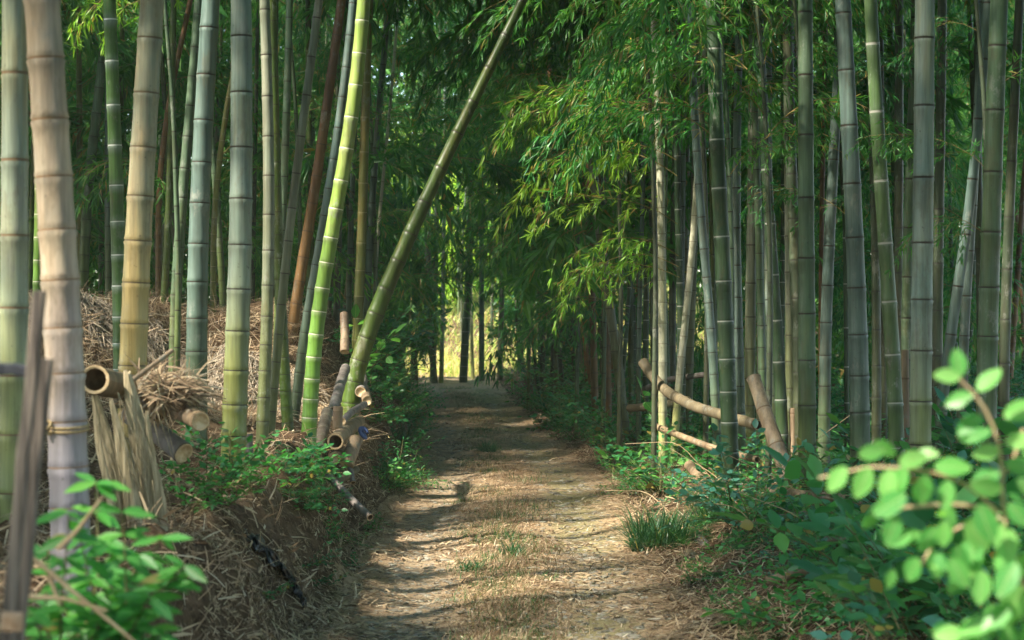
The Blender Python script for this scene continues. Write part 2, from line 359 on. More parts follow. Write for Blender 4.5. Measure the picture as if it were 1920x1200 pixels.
MC['bright'] = culm_mat('culm_yellowgreen', (.34, .52, .10), (.44, .60, .15), (.48, .54, .20), (.18, .42, .05), ring=(.65, .63, .50), powder=.35, bl_amt=.5, pcol=(.50, .58, .32), foot_h=1.6)
MC['olive'] = culm_mat('culm_olive', (.060, .115, .020), (.085, .135, .026), (.15, .13, .028), (.11, .20, .02), bl_amt=.55, ring=(.035, .03, .02))
MC['oliveyellow'] = culm_mat('culm_olive_yellow', (.24, .27, .08), (.30, .28, .08), (.32, .22, .06), (.20, .23, .05), bl_amt=.7, ring=(.25, .22, .12))
MC['brown'] = culm_mat('culm_rusty', (.22, .10, .045), (.28, .15, .06), (.12, .06, .035), (.36, .20, .07), bl_amt=.7, ring=(.08, .05, .03), foot_h=1.4)
MC['pale'] = culm_mat('culm_pale', (.74, .76, .54), (.82, .80, .62), (.68, .64, .30), (.60, .62, .20), bl_amt=.4, ring=(.22, .20, .14))
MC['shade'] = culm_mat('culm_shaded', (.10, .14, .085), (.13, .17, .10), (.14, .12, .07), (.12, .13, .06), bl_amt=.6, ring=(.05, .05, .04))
MC['deadtan'] = culm_mat('dead_culm_tan', (.42, .29, .18), (.52, .39, .25), (.28, .19, .12), (.44, .32, .19), ring=(.13, .08, .04), foot_h=.01, bl_amt=.8, rough=.6)
MC['deadgrey'] = culm_mat('dead_culm_grey', (.30, .26, .24), (.40, .35, .31), (.18, .15, .13), (.30, .26, .24), ring=(.12, .09, .07), foot_h=.01, bl_amt=.8, rough=.65)
MC['deadstripe'] = culm_mat('dead_culm_banded', (.28, .21, .15), (.36, .29, .21), (.20, .15, .12), (.30, .22, .16), ring=(.10, .07, .05), foot_h=.01, bl_amt=.6, rough=.65, powder=.8, pcol=(.55, .48, .36))
MC['deadmoss'] = culm_mat('dead_culm_mossy', (.20, .17, .10), (.25, .205, .125), (.13, .15, .05), (.24, .19, .11), ring=(.09, .07, .04), foot_h=.01, bl_amt=.8, rough=.7)

# ------------------------------------------------------------------ culm and log geometry
def culm_geo(acc, path, r0, r1, lens, sides=18, mat=0):
    """A jointed culm along a path of points; lens(s) gives the joint spacing at arc length s."""
    path = np.asarray(path, float)
    seg = np.linalg.norm(np.diff(path, axis=0), axis=1); S = np.concatenate([[0], np.cumsum(seg)]); tot = S[-1]
    nodes = [0.0]
    while nodes[-1] < tot: nodes.append(nodes[-1] + lens(nodes[-1]) * random.uniform(.93, 1.07))
    rows = []
    for i in range(len(nodes) - 1):
        a, b = nodes[i], nodes[i + 1]; L = b - a; jr = random.uniform(-.012, .02)
        for ds, k in ((0, .99), (.006, 1.05 + jr), (.024, 1.0), (L * .5, .98), (L - .028, 1.005), (L - .008, 1.075 + jr)):
            if a + ds < tot: rows.append((a + ds, k, i + ds / L))
    rows.append((tot, .98, rows[-1][2] + .05))
    rows = np.array(rows); s = rows[:, 0]
    C = np.stack([np.interp(s, S, path[:, k]) for k in range(3)], -1)
    T = norm(np.stack([np.interp(s, S, g) for g in np.gradient(path, axis=0).T], -1))
    ref = np.array((0, 1., 0)) if abs(T[0][1]) < .8 else np.array((0, 0, 1.))
    A = norm(np.cross(T, ref)); B = np.cross(T, A)
    rad = (r0 + (r1 - r0) * (s / tot)) * rows[:, 1]
    th = np.arange(sides + 1) * 2 * math.pi / sides
    V = C[:, None] + rad[:, None, None] * (np.cos(th)[None, :, None] * A[:, None] + np.sin(th)[None, :, None] * B[:, None])
    n = len(rows); w_ = sides + 1
    i = np.arange(n - 1)[:, None] * w_; j = np.arange(sides)[None]
    F = np.stack([i + j, i + j + 1, i + w_ + j + 1, i + w_ + j], -1).reshape(-1, 4)
    uv = np.stack([np.broadcast_to(th / 6.2832, (n, w_)), np.broadcast_to(rows[:, 2:3], (n, w_))], -1).reshape(-1, 2)
    acc.add(V.reshape(-1, 3), F, mat, uv)
    return C, T, rad, A, B

def ends(acc, C, T, rad, A, B, k, hollow, m_in=1, m_cut=2, sides=18):
    """Closes one end: a cut rim with a dark hollow behind it, or a solid face."""
    c, t, r = C[k], T[k] * (1 if k else -1), rad[k]
    th = np.arange(sides) * 2 * math.pi / sides
    ring = lambda q, d: c + t * d + q * (np.cos(th)[:, None] * A[k] + np.sin(th)[:, None] * B[k])
    rings = [ring(r, 0), ring(r * .78, .001), ring(r * .74, -.09 if hollow else -.004)]
    V = np.vstack(rings + [(c + t * (-.09 if hollow else -.004))[None]])
    F = [(a, (a + 1) % sides, sides + (a + 1) % sides, sides + a) for a in range(sides)]
    F2 = [(sides + a, sides + (a + 1) % sides, 2 * sides + (a + 1) % sides, 2 * sides + a) for a in range(sides)]
    F3 = [(2 * sides + a, 2 * sides + (a + 1) % sides, 3 * sides) for a in range(sides)]
    o = acc.n; acc.add(V, F, m_cut); acc.f.append((np.array(F2) + o, m_in if hollow else m_cut)); acc.f.append((np.array(F3) + o, m_in if hollow else m_cut))

def smooth_path(pts, n=40):
    pts = np.asarray(pts, float)
    seg = np.linalg.norm(np.diff(pts, axis=0), axis=1); S = np.concatenate([[0], np.cumsum(seg)])
    s = np.linspace(0, S[-1], n); out = np.stack([np.interp(s, S, pts[:, k]) for k in range(3)], -1)
    k = max(1, n // 14)
    pad = np.vstack([2 * out[0] - out[k:0:-1], out, 2 * out[-1] - out[-2:-k - 2:-1]])
    ker = np.ones(2 * k + 1) / (2 * k + 1)
    return np.stack([np.convolve(pad[:, j], ker, 'valid') for j in range(3)], -1)

def log(name, pts, r, mat, label, cat='log', group=None, il=.2, hollow=(True, True), r1=None):
    acc = Acc(); path = smooth_path(pts, 24)
    g = culm_geo(acc, path, r, r1 or r * .93, lambda s: il, 16)
    for k, hl in ((0, hollow[0]), (-1, hollow[1])):
        C, T, rad, A, B = g
        kk = 0 if k == 0 else len(C) - 1
        ends(acc, C, T, rad, A, B, kk, hl, sides=16)
    me = acc.mesh(name, [MC[mat], MT['inside'], MT['cutface']], origin=path[0])
    return tag(link(name, me, None, path[0]), label, cat, group)

# ------------------------------------------------------------------ sun gaps: places the photograph shows in direct sun
SHAFTS = []
def shaft(px, py, Y, r): SHAFTS.append((P(px, py, Y), r))
def shaft_w(x, y, z, r): SHAFTS.append((np.array((x, y, z)), r))
shaft(265, 500, 8.5, .40); shaft(280, 250, 8.5, .28); shaft(30, 480, 7, .45); shaft(110, 300, 5.8, .7); shaft(590, 820, 12.2, .3)
shaft(240, 740, 7.4, .30); shaft(370, 790, 8, .15)
shaft(440, 640, 14.3, .8); shaft(580, 680, 14.6, .35); shaft(640, 650, 15, .35)
shaft(590, 600, 12, .42); shaft(640, 370, 12, .35); shaft(680, 90, 12, .3); shaft(230, 560, 13, .25); shaft(210, 100, 13, .3)
shaft(595, 40, 11, .3); shaft(580, 150, 11, .2); shaft(450, 80, 9.5, .2); shaft(395, 110, 11, .18)
shaft(450, 620, 9.5, .15); shaft(600, 810, 12, .2); shaft(690, 450, 17, .3)
shaft(300, 90, 11.5, .5)
shaft(230, 1000, 4, .4); shaft(1700, 880, 3, .5); shaft(1840, 1000, 3, .5); shaft(1820, 720, 3, .2)
shaft(1240, 300, 15.5, .6); shaft(1240, 520, 15.5, .75); shaft(1240, 760, 15.5, .6); shaft(1300, 470, 16, .75); shaft(1300, 700, 16, .25)
shaft(1000, 330, 15, .6); shaft(1150, 300, 15, .6); shaft(1120, 510, 15, .5); shaft(1080, 400, 15, .4)
shaft(1730, 120, 11, .22); shaft(1511, 150, 12.5, .2); shaft(1200, 870, 14.5, .3); shaft(1200, 680, 15.5, .25)
for (px, py, r) in ((820, 1005, .35), (960, 1000, .35), (1180, 912, .5), (1060, 915, .4), (1020, 1180, .3), (880, 745, .9), (840, 765, .5), (930, 790, .5), (860, 725, .9), (720, 1030, .3), (1060, 845, .5), (1130, 1040, .3)):
    Y = CAM_H * FPX / (py - HOR); shaft(px, py, Y, r * .95)
for q in ((1200, 120, 16, .8), (1350, 150, 13.5, .5), (1050, 120, 20, 1.3), (280, 130, 17, .8), (1120, 350, 15.5, .6), (1450, 60, 13, .5), (560, 60, 18, .7), (100, 80, 15, .5), (640, 480, 20, .6),
          (330, 620, 14.2, .35), (200, 600, 14.4, .35), (510, 680, 14.2, .4), (1380, 760, 13.6, .25), (1250, 740, 14.6, .3), (1440, 800, 12.4, .2), (1330, 1040, 11, .25), (1180, 980, 12.5, .3), (620, 830, 12.2, .25), (300, 770, 8, .3), (560, 1000, 9.6, .25)): shaft(q[0], q[1], q[2], q[3] * (.55 if q[2] > 15.5 else .9))
shaft_w(-.9, 42, 1.0, 2.6); shaft_w(-2, 47, 2.0, 3.2); shaft_w(0, 50, 3, 3.0)
SP = np.array([s[0] for s in SHAFTS]); SR = np.array([s[1] for s in SHAFTS]); SV = np.array(SUN)
def in_shaft(c, rad):
    d = c - SP; t = d @ SV; perp = np.linalg.norm(d - t[:, None] * SV, axis=1)
    return bool(np.any((t > .25) & (perp < SR + rad)))

# ------------------------------------------------------------------ ground
def grid(xs, ys, z):
    X, Y = np.meshgrid(xs, ys); V = np.stack([X, Y, z(X, Y)], -1).reshape(-1, 3)
    nx, ny = len(xs), len(ys); i = np.arange(ny - 1)[:, None] * nx; j = np.arange(nx - 1)[None]
    return V, np.stack([i + j, i + j + 1, i + nx + j + 1, i + nx + j], -1).reshape(-1, 4)
xs = np.concatenate([[-300, -150, -80, -45, -28], np.arange(-18, -7, .6), np.arange(-7, 6, .07), np.arange(6, 18, .6), [28, 45, 80, 150, 300]])
ys = np.concatenate([[-200, -80, -30, -12], np.arange(-5, 4, .4), np.arange(4, 24, .08), np.arange(24, 56, .3), [60, 70, 90, 140, 300, 600]])
acc = Acc()
def gz(x, y):
    h = H(x, y); m = sstep(.0, .12, x - xl(y)) * sstep(.0, .12, xr(y) - x) * (y < 45)
    return h - .04 * m
V, F = grid(xs, ys, gz); acc.add(V, F)
tag(link('ground', acc.mesh('ground', [MT['earth']])), kind='structure')
acc = Acc(); yy = np.arange(2, 44, .07); qq = np.linspace(-.04, 1.04, 44)
Yg = np.repeat(yy[:, None], len(qq), 1); Xg = xl(Yg) + (xr(Yg) - xl(Yg)) * qq[None] ; e = np.minimum(qq, 1 - qq)
Xg = Xg + .06 * vn(Xg, Yg, 3.0) * (np.abs(qq - .5) > .45)
Zg = H(Xg, Yg) + .003 * vn(Xg, Yg, 30) - np.where(e < 0, .05, 0)[None]
i = np.arange(len(yy) - 1)[:, None] * len(qq); j = np.arange(len(qq) - 1)[None]; nx = len(qq)
acc.add(np.stack([Xg, Yg, Zg], -1).reshape(-1, 3), np.stack([i + j, i + j + 1, i + nx + j + 1, i + nx + j], -1).reshape(-1, 4), 0,
        np.stack([np.broadcast_to(qq, Xg.shape), Yg / 10], -1).reshape(-1, 2))
tag(link('path', acc.mesh('path', [MT['path']])), kind='structure')

def ground_n(x, y):
    e = .04; return norm(np.stack([-(H(x + e, y) - H(x - e, y)) / (2 * e), -(H(x, y + e) - H(x, y - e)) / (2 * e), np.ones_like(x)], -1))
def lay(acc, x, y, L, W, T, mat=0, lift=.012, tilt=.25, T3=None):
    """Scatter pieces lying on the ground."""
    n = len(x); N = ground_n(x, y); a = rng.uniform(0, 2 * math.pi, n)
    D = np.stack([np.cos(a), np.sin(a), np.zeros(n)], -1); D = D - N * np.sum(D * N, 1, keepdims=True); D = norm(D) + N * rng.normal(0, tilt, n)[:, None]
    z = H(x, y) + lift * rng.uniform(.3, 1.6, n)
    scatter(acc, np.stack([x, y, z], -1), D, N + rng.normal(0, .25, (n, 3)), L, W, T, mat, T3)
def ysamp(n, a, b):
    """Denser near the camera: constant spacing in the picture."""
    u = rng.uniform(0, 1, n); return 1 / (1 / a + u * (1 / b - 1 / a))

# leaf litter on path and banks
acc = Acc(); n = 52000
y = ysamp(n, 6.5, 38); q = rng.uniform(-.12, 1.12, n); x = xl(y) + (xr(y) - xl(y)) * q
rut = np.exp(-((np.abs(q - .5) - .26) / .11) ** 2); keep = rng.uniform(0, 1, n) > rut * .85 + .25 * (wob(x, y, 1.7, 6) > .3)
x, y = x[keep], y[keep]; k = len(x)
lay(acc, x, y, rng.uniform(.02, .07, k), rng.uniform(.002, .008, k), T_STRAW, 0, .008, .16)
n = 9000; y = ysamp(n, 6.5, 34); q = rng.uniform(-.05, 1.05, n); x = xl(y) + (xr(y) - xl(y)) * q; k = vn(x, y, 2.6) + np.abs(q - .5) * 1.2 > .3; x, y = x[k], y[k]; n = len(x)
lay(acc, x, y, rng.uniform(.04, .10, n), rng.uniform(.007, .014, n), T_STRAW, 0, .010, .12)
tag(link('leaf_litter', acc.mesh('leaf_litter', [MT['straw']], False)), 'tan dead bamboo leaves strewn over the track', 'leaf litter', kind='stuff')
acc = Acc(); n = 42000
y = ysamp(n, 5, 22); x = xl(y) - np.abs(rng.normal(0, 1, n)) * 1.5 + .15
k = (rng.uniform(0, 1, n) < .22 + .6 * sstep(-.3, .5, wob(x, y, 1.6, 9))) | (y > 12.5); x, y = x[k], y[k]; n = len(x)
lay(acc, x, y, rng.uniform(.04, .13, n), rng.uniform(.002, .007, n), T_STRAW, 0, .02, .35)
n = 2600; y = ysamp(n, 6, 20); x = xl(y) - rng.uniform(0, 2.2, n); lay(acc, x, y, rng.uniform(.05, .18, n), rng.uniform(.005, .014, n), T_STRAW, 0, .02, .3)
n = 12000; y = ysamp(n, 6, 30); x = xr(y) + np.abs(rng.normal(0, 1, n)) * .6 - .1
lay(acc, x, y, rng.uniform(.04, .12, n), rng.uniform(.003, .008, n), T_STRAW, 0, .02, .3)
tag(link('bank_litter', acc.mesh('bank_litter', [MT['straw']], False)), 'dry leaves and broken straw covering the bank', 'leaf litter', kind='stuff')
# straw thatch hanging down the face of the upper terrace
acc = Acc(); n = 22000
x = rng.uniform(-4.6, -1.15, n); y = 13.1 + rng.beta(1.3, 1.6, n) * 2.9
k = rng.uniform(0, 1, n) < .35 + .8 * sstep(-.3, .3, wob(x, y, 2.4, 5)); x, y = x[k], y[k]; n = len(x)
N = ground_n(x, y); D = np.stack([rng.normal(0, .8, n), -rng.uniform(-.3, 1, n), -rng.uniform(-.3, 1.4, n)], -1); z = H(x, y) + rng.uniform(.01, .07, n)
top = sstep(14.2, 14.9, y)
scatter(acc, np.stack([x, y, z], -1), D, N, rng.uniform(.08, .26, n), rng.uniform(.003, .007, n), T_STRAW, 0)
n = 9000; x = rng.uniform(-4.6, -1.5, n); y = rng.uniform(14.25, 14.95, n); z = H(x, y) + rng.uniform(.0, .09, n)
D = np.stack([rng.normal(0, .5, n), -np.ones(n) + rng.normal(0, .4, n), -rng.uniform(.1, 1.4, n)], -1)
scatter(acc, np.stack([x, y, z], -1), D, np.tile((0, -.5, 1.), (n, 1)), rng.uniform(.12, .3, n), rng.uniform(.003, .007, n), T_STRAW, 1)
tag(link('straw_thatch', acc.mesh('straw_thatch', [MT['straw'], MT['straw2']], False)), 'grey and tan straw hanging over the lip of the upper terrace', 'straw', kind='stuff')
# pebbles
acc = Acc(); n = 9000
y = ysamp(n, 6.5, 36); side = rng.choice([-1, 1], n); q = .5 + side * .26 + rng.normal(0, .09, n); far = rng.uniform(0, 1, n) < .15; q[far] = rng.uniform(0, 1, far.sum())
x = xl(y) + (xr(y) - xl(y)) * q; sz = rng.gamma(2.0, .0085, n) + .006; a = rng.uniform(0, 6.28, n)
for ti in range(4):
    k = np.arange(n) % 4 == ti; z = H(x[k], y[k]) + sz[k] * .03
    scatter(acc, np.stack([x[k], y[k], z], -1), np.stack([np.cos(a[k]), np.sin(a[k]), rng.normal(0, .08, k.sum())], -1), np.tile((0, 0, 1.), (k.sum(), 1)), sz[k] * rng.uniform(.9, 1.5, k.sum()), sz[k], T_STONE[ti], 0, sz[k] * .4)
tag(link('gravel', acc.mesh('gravel', [MT['stone']], False)), 'pale pebbles pressed into the wheel ruts', 'gravel', kind='stuff')
# short dry weeds and grass in the middle strip
acc = Acc(); n = 30000
cl = 300; cy = ysamp(cl, 7, 33); cq = .5 + rng.normal(0, .075, cl); cx_ = xl(cy) + (xr(cy) - xl(cy)) * cq
ci = rng.integers(0, cl, n); y = cy[ci] + rng.normal(0, .11, n); x = cx_[ci] + rng.normal(0, .08, n)
D = np.stack([rng.normal(0, .7, n), rng.normal(0, .7, n), rng.uniform(.3, 1, n)], -1); mt = (rng.uniform(0, 1, cl)[ci] < .45) & (rng.uniform(0, 1, n) < .8)
for k, m_ in ((mt, 0), (~mt, 1)):
    scatter(acc, np.stack([x[k], y[k], H(x[k], y[k])], -1), D[k], np.tile((.1, .2, 1.), (k.sum(), 1)), rng.uniform(.02, .10, k.sum()), rng.uniform(.0015, .004, k.sum()), T_GRASS, m_)
tag(link('grass', acc.mesh('grass', [LF['grass'], MT['straw']], False)), 'low dry weeds and thin grass between the wheel ruts', 'grass', kind='stuff')

# ------------------------------------------------------------------ leafy branch meshes
def arc_path(p, d, L, droop, n, r, wig=.06):
    """A polyline that starts along d and sags."""
    pts = [np.array(p, float)]; d = np.array(d, float); d /= np.linalg.norm(d); st = L / (n - 1)
    for i in range(n - 1):
        d = d + np.array((0, 0, -droop / (n - 1))) + r.normal(0, wig, 3) * .5; d /= np.linalg.norm(d)
        pts.append(pts[-1] + d * st)
    return np.array(pts)
def gen_branch(seed, L=1.7, up=.7, droop=1.1, nsub=16, leaf=.118, lw=.0165, mat='bam', thick=.005, per=4, T=T_BAM, step=.055):
    r = np.random.default_rng(seed); acc = Acc()
    ax = arc_path((0, 0, 0), (1, 0, up), L, droop, 14, r); tube(acc, ax, np.linspace(thick, .0012, 14), 5, 0, False)
    Ps, Ds, Ls = [], [], []
    for s in range(nsub):
        t = .12 + .86 * (s + r.uniform(0, .8)) / nsub; k = min(12, int(t * 13)); tg = ax[k + 1] - ax[k]; tg /= np.linalg.norm(tg)
        an = (1 if s % 2 else -1) * r.uniform(.4, 1.25) * (1 if t < .93 else .2); c, sn = math.cos(an), math.sin(an)
        d = np.array((tg[0] * c - tg[1] * sn, tg[0] * sn + tg[1] * c, tg[2] + r.uniform(-.35, .35)))
        l = L * r.uniform(.24, .46) * (1.1 - .5 * t); m = max(5, int(l / step))
        sub = arc_path(ax[k] + (ax[k + 1] - ax[k]) * (t * 13 - k), d, l, r.uniform(.6, 1.5), m, r, .16)
        tube(acc, sub, np.linspace(.0022, .0008, m), 3, 0, False)
        for q in range(1, m):
            dd = sub[q] - sub[q - 1]; dd /= np.linalg.norm(dd)
            cnt = per + (2 if q == m - 1 else 0)
            if q < m - 1 and r.uniform() < .12: continue
            # a short twiglet ending in a fan
            tw = dd + r.normal(0, .5, 3); tw /= np.linalg.norm(tw); tip = sub[q] + tw * r.uniform(.01, .06)
            for _ in range(cnt):
                e = tw * .75 + dd * .3 + r.normal(0, .48, 3); e[2] -= r.uniform(.15, .7)
                Ps.append(tip + r.normal(0, .008, 3)); Ds.append(e); Ls.append(leaf * r.uniform(.6, 1.25))
    Ps, Ds, Ls = map(np.array, (Ps, Ds, Ls)); n = len(Ps)
    N = np.tile((0, 0, 1.), (n, 1)) + r.normal(0, .55, (n, 3))
    scatter(acc, Ps, Ds, N, Ls, Ls * (lw / leaf) * r.uniform(.8, 1.2, n), T, 1)
    return acc.mesh('branch', [MT['twig'], LF[mat]], False)
BR = {'bam': [gen_branch(10 + i, L=u, droop=dr) for i, (u, dr) in enumerate(((1.7, 1.2), (1.5, 1.6), (1.9, .9), (1.6, 1.4), (1.4, 1.1), (2.0, 1.5)))],
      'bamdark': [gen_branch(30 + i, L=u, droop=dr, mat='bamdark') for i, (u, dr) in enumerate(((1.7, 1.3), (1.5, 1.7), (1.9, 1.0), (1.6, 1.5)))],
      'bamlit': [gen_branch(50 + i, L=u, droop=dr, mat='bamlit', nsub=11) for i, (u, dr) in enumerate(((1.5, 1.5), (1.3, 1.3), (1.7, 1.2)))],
      'canopy': [gen_branch(70 + i, L=2.6, droop=1.1, nsub=20, leaf=.18, lw=.038, mat='bam', T=T_BAM4, step=.07, per=4) for i in range(4)]}

def add_branch(root, base, pos, az, mesh, sc=1.0, tilt=0.0, force=False, rad=.42, name='branch'):
    d = np.array((math.cos(az), math.sin(az), .25)); c = np.asarray(pos) + d * .9 * sc
    if not force and in_shaft(c, rad * sc): return None
    o = link(name, mesh, root, tuple(np.asarray(pos) - np.asarray(base))); o.rotation_euler = (random.uniform(-.25, .25), tilt, az); o.scale = (sc,) * 3
    return o

# ------------------------------------------------------------------ standing bamboos
def bamboo(pts, Y, mat, label, il=110, group=None, ht=None, base=True, crown='bam', nb=10, zb=None, sides=20, dy=0.0, side_bias=None, name='bamboo', tipr=.3):
    if Y < 17 and nb: nb += 4
    """pts: (px, py, width px) from the foot upwards along the culm; Y distance of the foot."""
    pts = sorted(pts, key=lambda q: -q[1])
    W = [P(px, py, Y) for px, py, _ in pts]; z0 = W[0][2]
    for q in W: q[1] += dy * (q[2] - z0)
    g = float(H(W[0][0], Y)) - .06
    foot = W[0].copy()
    if foot[2] > g + .03: foot = foot + (foot - W[1]) / max(foot[2] - W[1][2], -9) * 0; foot[2] = g; W = [foot] + W
    else: foot[2] = min(foot[2], g); W[0] = foot
    rr = [pts[0][2] / FPX * Y / 2, pts[-1][2] / FPX * Y / 2]
    top = W[-1]; sl = (W[-1] - W[-2]); sl = sl / max(abs(sl[2]), 1e-3)
    ht = ht or random.uniform(8.5, 11)
    q = top.copy(); s = sl.copy()
    while q[2] < ht and len(W) < 60:
        s = np.array((s[0] * (.9 if abs(s[0]) < .3 else .98), s[1], 1.0)); q = q + s * .5 / max(1, np.linalg.norm(s) * .6); W.append(q.copy())
    path = smooth_path(W, 70)
    base_l = path[0].copy()
    I0 = il / FPX * Y
    acc = Acc()
    # radius: follow widths in view, taper above
    C, T, rad, A, B = culm_geo(acc, path, rr[0], rr[0] * tipr + .002, lambda s_: I0 * (.52 + .48 * min(1, s_ / 2.0)), sides)
    me = acc.mesh('culm', [MC[mat]], origin=base_l)
    root = tag(empty(name, tuple(base_l)), label, 'bamboo', group); link('culm', me, root)
    if nb:
        zb = zb if zb is not None else CAM_H + HOR / FPX * Y + (1.0 if px_of(pts) > 1400 or Y < 12 else .5)
        zz = np.linspace(zb, path[-1][2] - .1, nb) + rng.uniform(-.15, .15, nb)
        for i, z in enumerate(zz):
            pos = np.array([np.interp(z, path[:, 2], path[:, k]) for k in range(3)])
            az = rng.uniform(0, 2 * math.pi) if side_bias is None else side_bias + rng.normal(0, .8)
            fr = (z - zb) / max(.1, path[-1][2] - zb)
            add_branch(root, base_l, pos, az, random.choice(BR['canopy'] if (Y < 20 and z > zb + .6 and i % 3) else BR[crown]), random.uniform(.85, 1.2) * (1.15 - .45 * fr), random.uniform(-.3, .15))
    return root

B = bamboo
def px_of(pts): return pts[0][0]
# the bank side, nearest first
B([(20, 930, 56), (28, 600, 54), (28, 0, 53)], 7.0, 'cream', 'thick pale bamboo with yellow stains, standing behind the grey wooden posts', 190, nb=5)
B([(137, 945, 76), (122, 640, 70), (112, 480, 66), (100, 300, 60), (88, 130, 52), (78, 0, 46)], 5.8, 'tan', 'thick dried tan bamboo turning lilac towards its foot, leaning over the wooden posts', 128, nb=5, tipr=.2)
B([(228, 700, 30), (226, 600, 30), (222, 460, 28), (213, 200, 27), (205, 0, 26)], 12.5, 'lime', 'green bamboo with bright white rings at every joint', 78, nb=7)
B([(244, 760, 54), (250, 600, 51), (262, 400, 50), (272, 200, 48), (286, 0, 46)], 8.5, 'golden', 'stout golden cream bamboo in full sun rising from the bleached stump', 112, nb=5)
B([(368, 775, 42), (368, 600, 41), (372, 420, 41), (380, 230, 38), (396, 0, 36)], 11, 'blue', 'stout slate blue bamboo with a leaf shadow across it', 90, nb=7)
B([(434, 860, 48), (447, 650, 45), (450, 480, 44), (455, 280, 43), (452, 0, 43)], 9.5, 'paleblue', 'stout pale blue green bamboo with a yellow green foot on the edge of the bank', 104, nb=5)
B([(489, 875, 24), (497, 700, 23), (503, 560, 22), (507, 400, 21), (503, 200, 20), (496, 0, 18)], 11, 'grey', 'slim pale grey green bamboo standing straight beside the pale blue one', 80, nb=6)
B([(503, 840, 18), (512, 750, 18), (522, 620, 19), (533, 500, 20), (546, 400, 20), (562, 270, 20), (580, 140, 20), (599, 0, 20)], 11.3, 'grey', 'slim silvery bamboo leaning outwards from a dark olive foot', 77, nb=6, tipr=.45)
B([(519, 700, 17), (522, 560, 17), (530, 400, 17), (538, 200, 18), (543, 0, 18)], 15, 'green', 'straight deep green bamboo seen between the two slim grey ones', 62, nb=8)
B([(543, 822, 22), (536, 740, 20), (529, 660, 17), (524, 560, 15), (520, 430, 13)], 12.2, 'olive', 'short curved green bamboo shoot with an elbow at its foot', 52, nb=5)
B([(545, 612, 22), (560, 530, 21), (575, 450, 20), (590, 370, 19), (605, 250, 19), (623, 130, 18), (641, 0, 17)], 15.5, 'brown', 'rusty brown dead bamboo leaning on the straw terrace', 70, nb=6)
B([(546, 790, 20), (556, 690, 19), (570, 640, 18), (583, 555, 18), (597, 470, 18), (612, 400, 17), (627, 300, 16), (641, 200, 16), (656, 90, 15), (664, 0, 14)], 13.3, 'blue', 'slim dull blue green bamboo close behind the bright yellow green one', 58, nb=6)
B([(577, 850, 29), (575, 760, 28), (580, 690, 27), (591, 600, 26), (604, 520, 25), (620, 440, 24), (640, 350, 22), (656, 265, 21), (669, 175, 21), (679, 90, 20), (684, 0, 20)], 12, 'bright', 'sunlit bright yellow green bamboo with thin white rings', 62, nb=5, tipr=.5)
B([(666, 665, 20), (672, 600, 18), (677, 480, 17), (682, 350, 17), (684, 200, 16), (690, 60, 14)], 17, 'oliveyellow', 'straight olive yellow bamboo behind the bright leaning one', 64, nb=8)
B([(683, 640, 15), (688, 560, 15), (696, 400, 14), (706, 250, 13), (716, 150, 12), (728, 20, 12)], 19, 'blue', 'slender blue grey bamboo bending outwards beside the olive yellow one', 52, nb=8)
B([(698, 640, 7), (702, 560, 7), (707, 440, 7), (722, 300, 6)], 20, 'pale', 'thread thin pale bamboo next to the slender blue grey one', 40, nb=4)
B([(652, 640, 11), (656, 500, 11), (658, 400, 10), (664, 270, 10)], 19, 'blue', 'thin bamboo just inside the olive yellow one, blue in shade', 44, nb=7)
B([(630, 620, 13), (633, 540, 12), (634, 440, 11), (640, 300, 10)], 20, 'shade', 'thin dark bamboo between the dull blue and the olive yellow ones', 44, nb=7)
B([(652, 752, 37), (668, 690, 36), (680, 645, 36), (701, 595, 34), (732, 520, 32), (768, 440, 30), (812, 345, 28), (862, 240, 25), (897, 170, 22), (950, 62, 19), (985, -10, 17)], 14.3, 'olive',
  'thick olive bamboo leaning far out across the track from the log heap', 68, nb=4, zb=4.0, ht=5.2, tipr=.16)
# further back on the bank
B([(152, 560, 13), (150, 400, 12), (149, 230, 11), (148, 60, 10)], 18, 'oliveyellow', 'thin yellow bamboo with dark joints beside the white ringed one', 46, nb=6)
B([(154, 560, 20), (158, 440, 20), (166, 340, 19), (176, 240, 19), (190, 140, 18), (203, 20, 17)], 17, 'green', 'middling green bamboo leaning behind the thin yellow one', 50, nb=7)
B([(205, 545, 16), (204, 440, 16), (203, 320, 15), (204, 150, 14)], 17.5, 'blue', 'short stretch of slate blue bamboo on the terrace behind the white ringed one', 48, nb=7)
B([(299, 700, 15), (303, 640, 15), (309, 550, 16), (314, 470, 16), (320, 300, 16), (323, 150, 15)], 15.5, 'olive', 'slim yellow green bamboo with a curved foot behind the golden one', 42, nb=7)
B([(325, 715, 22), (327, 600, 22), (331, 500, 21), (340, 380, 21), (350, 280, 20), (360, 170, 18), (372, 20, 17)], 14, 'green', 'middling green bamboo next to the slate blue one', 58, nb=7)
B([(297, 330, 12), (297, 270, 13), (311, 200, 13), (331, 130, 13), (358, 0, 13)], 16.5, 'brown', 'thin dark brown bamboo crossing behind the golden one', 50, nb=5)
B([(400, 560, 12), (400, 330, 14), (404, 290, 14), (413, 250, 14), (428, 200, 13), (446, 100, 12)], 15.7, 'oliveyellow', 'thin yellow green bamboo leaning behind the pale blue one', 46, nb=6)
B([(419, 590, 13), (415, 480, 13), (408, 400, 13), (401, 310, 11), (392, 200, 10)], 16, 'green', 'thin green bamboo bowed between the slate blue and the pale blue ones', 42, nb=6)
B([(56, 620, 12), (57, 500, 11), (62, 360, 10), (66, 200, 10)], 16, 'olive', 'thin dark olive bamboo behind the yellow stained one', 50, nb=6)
B([(66, 700, 18), (70, 560, 18), (73, 400, 16), (75, 200, 15)], 14.5, 'bright', 'slim pale green bamboo half hidden behind the tan one', 60, nb=6)
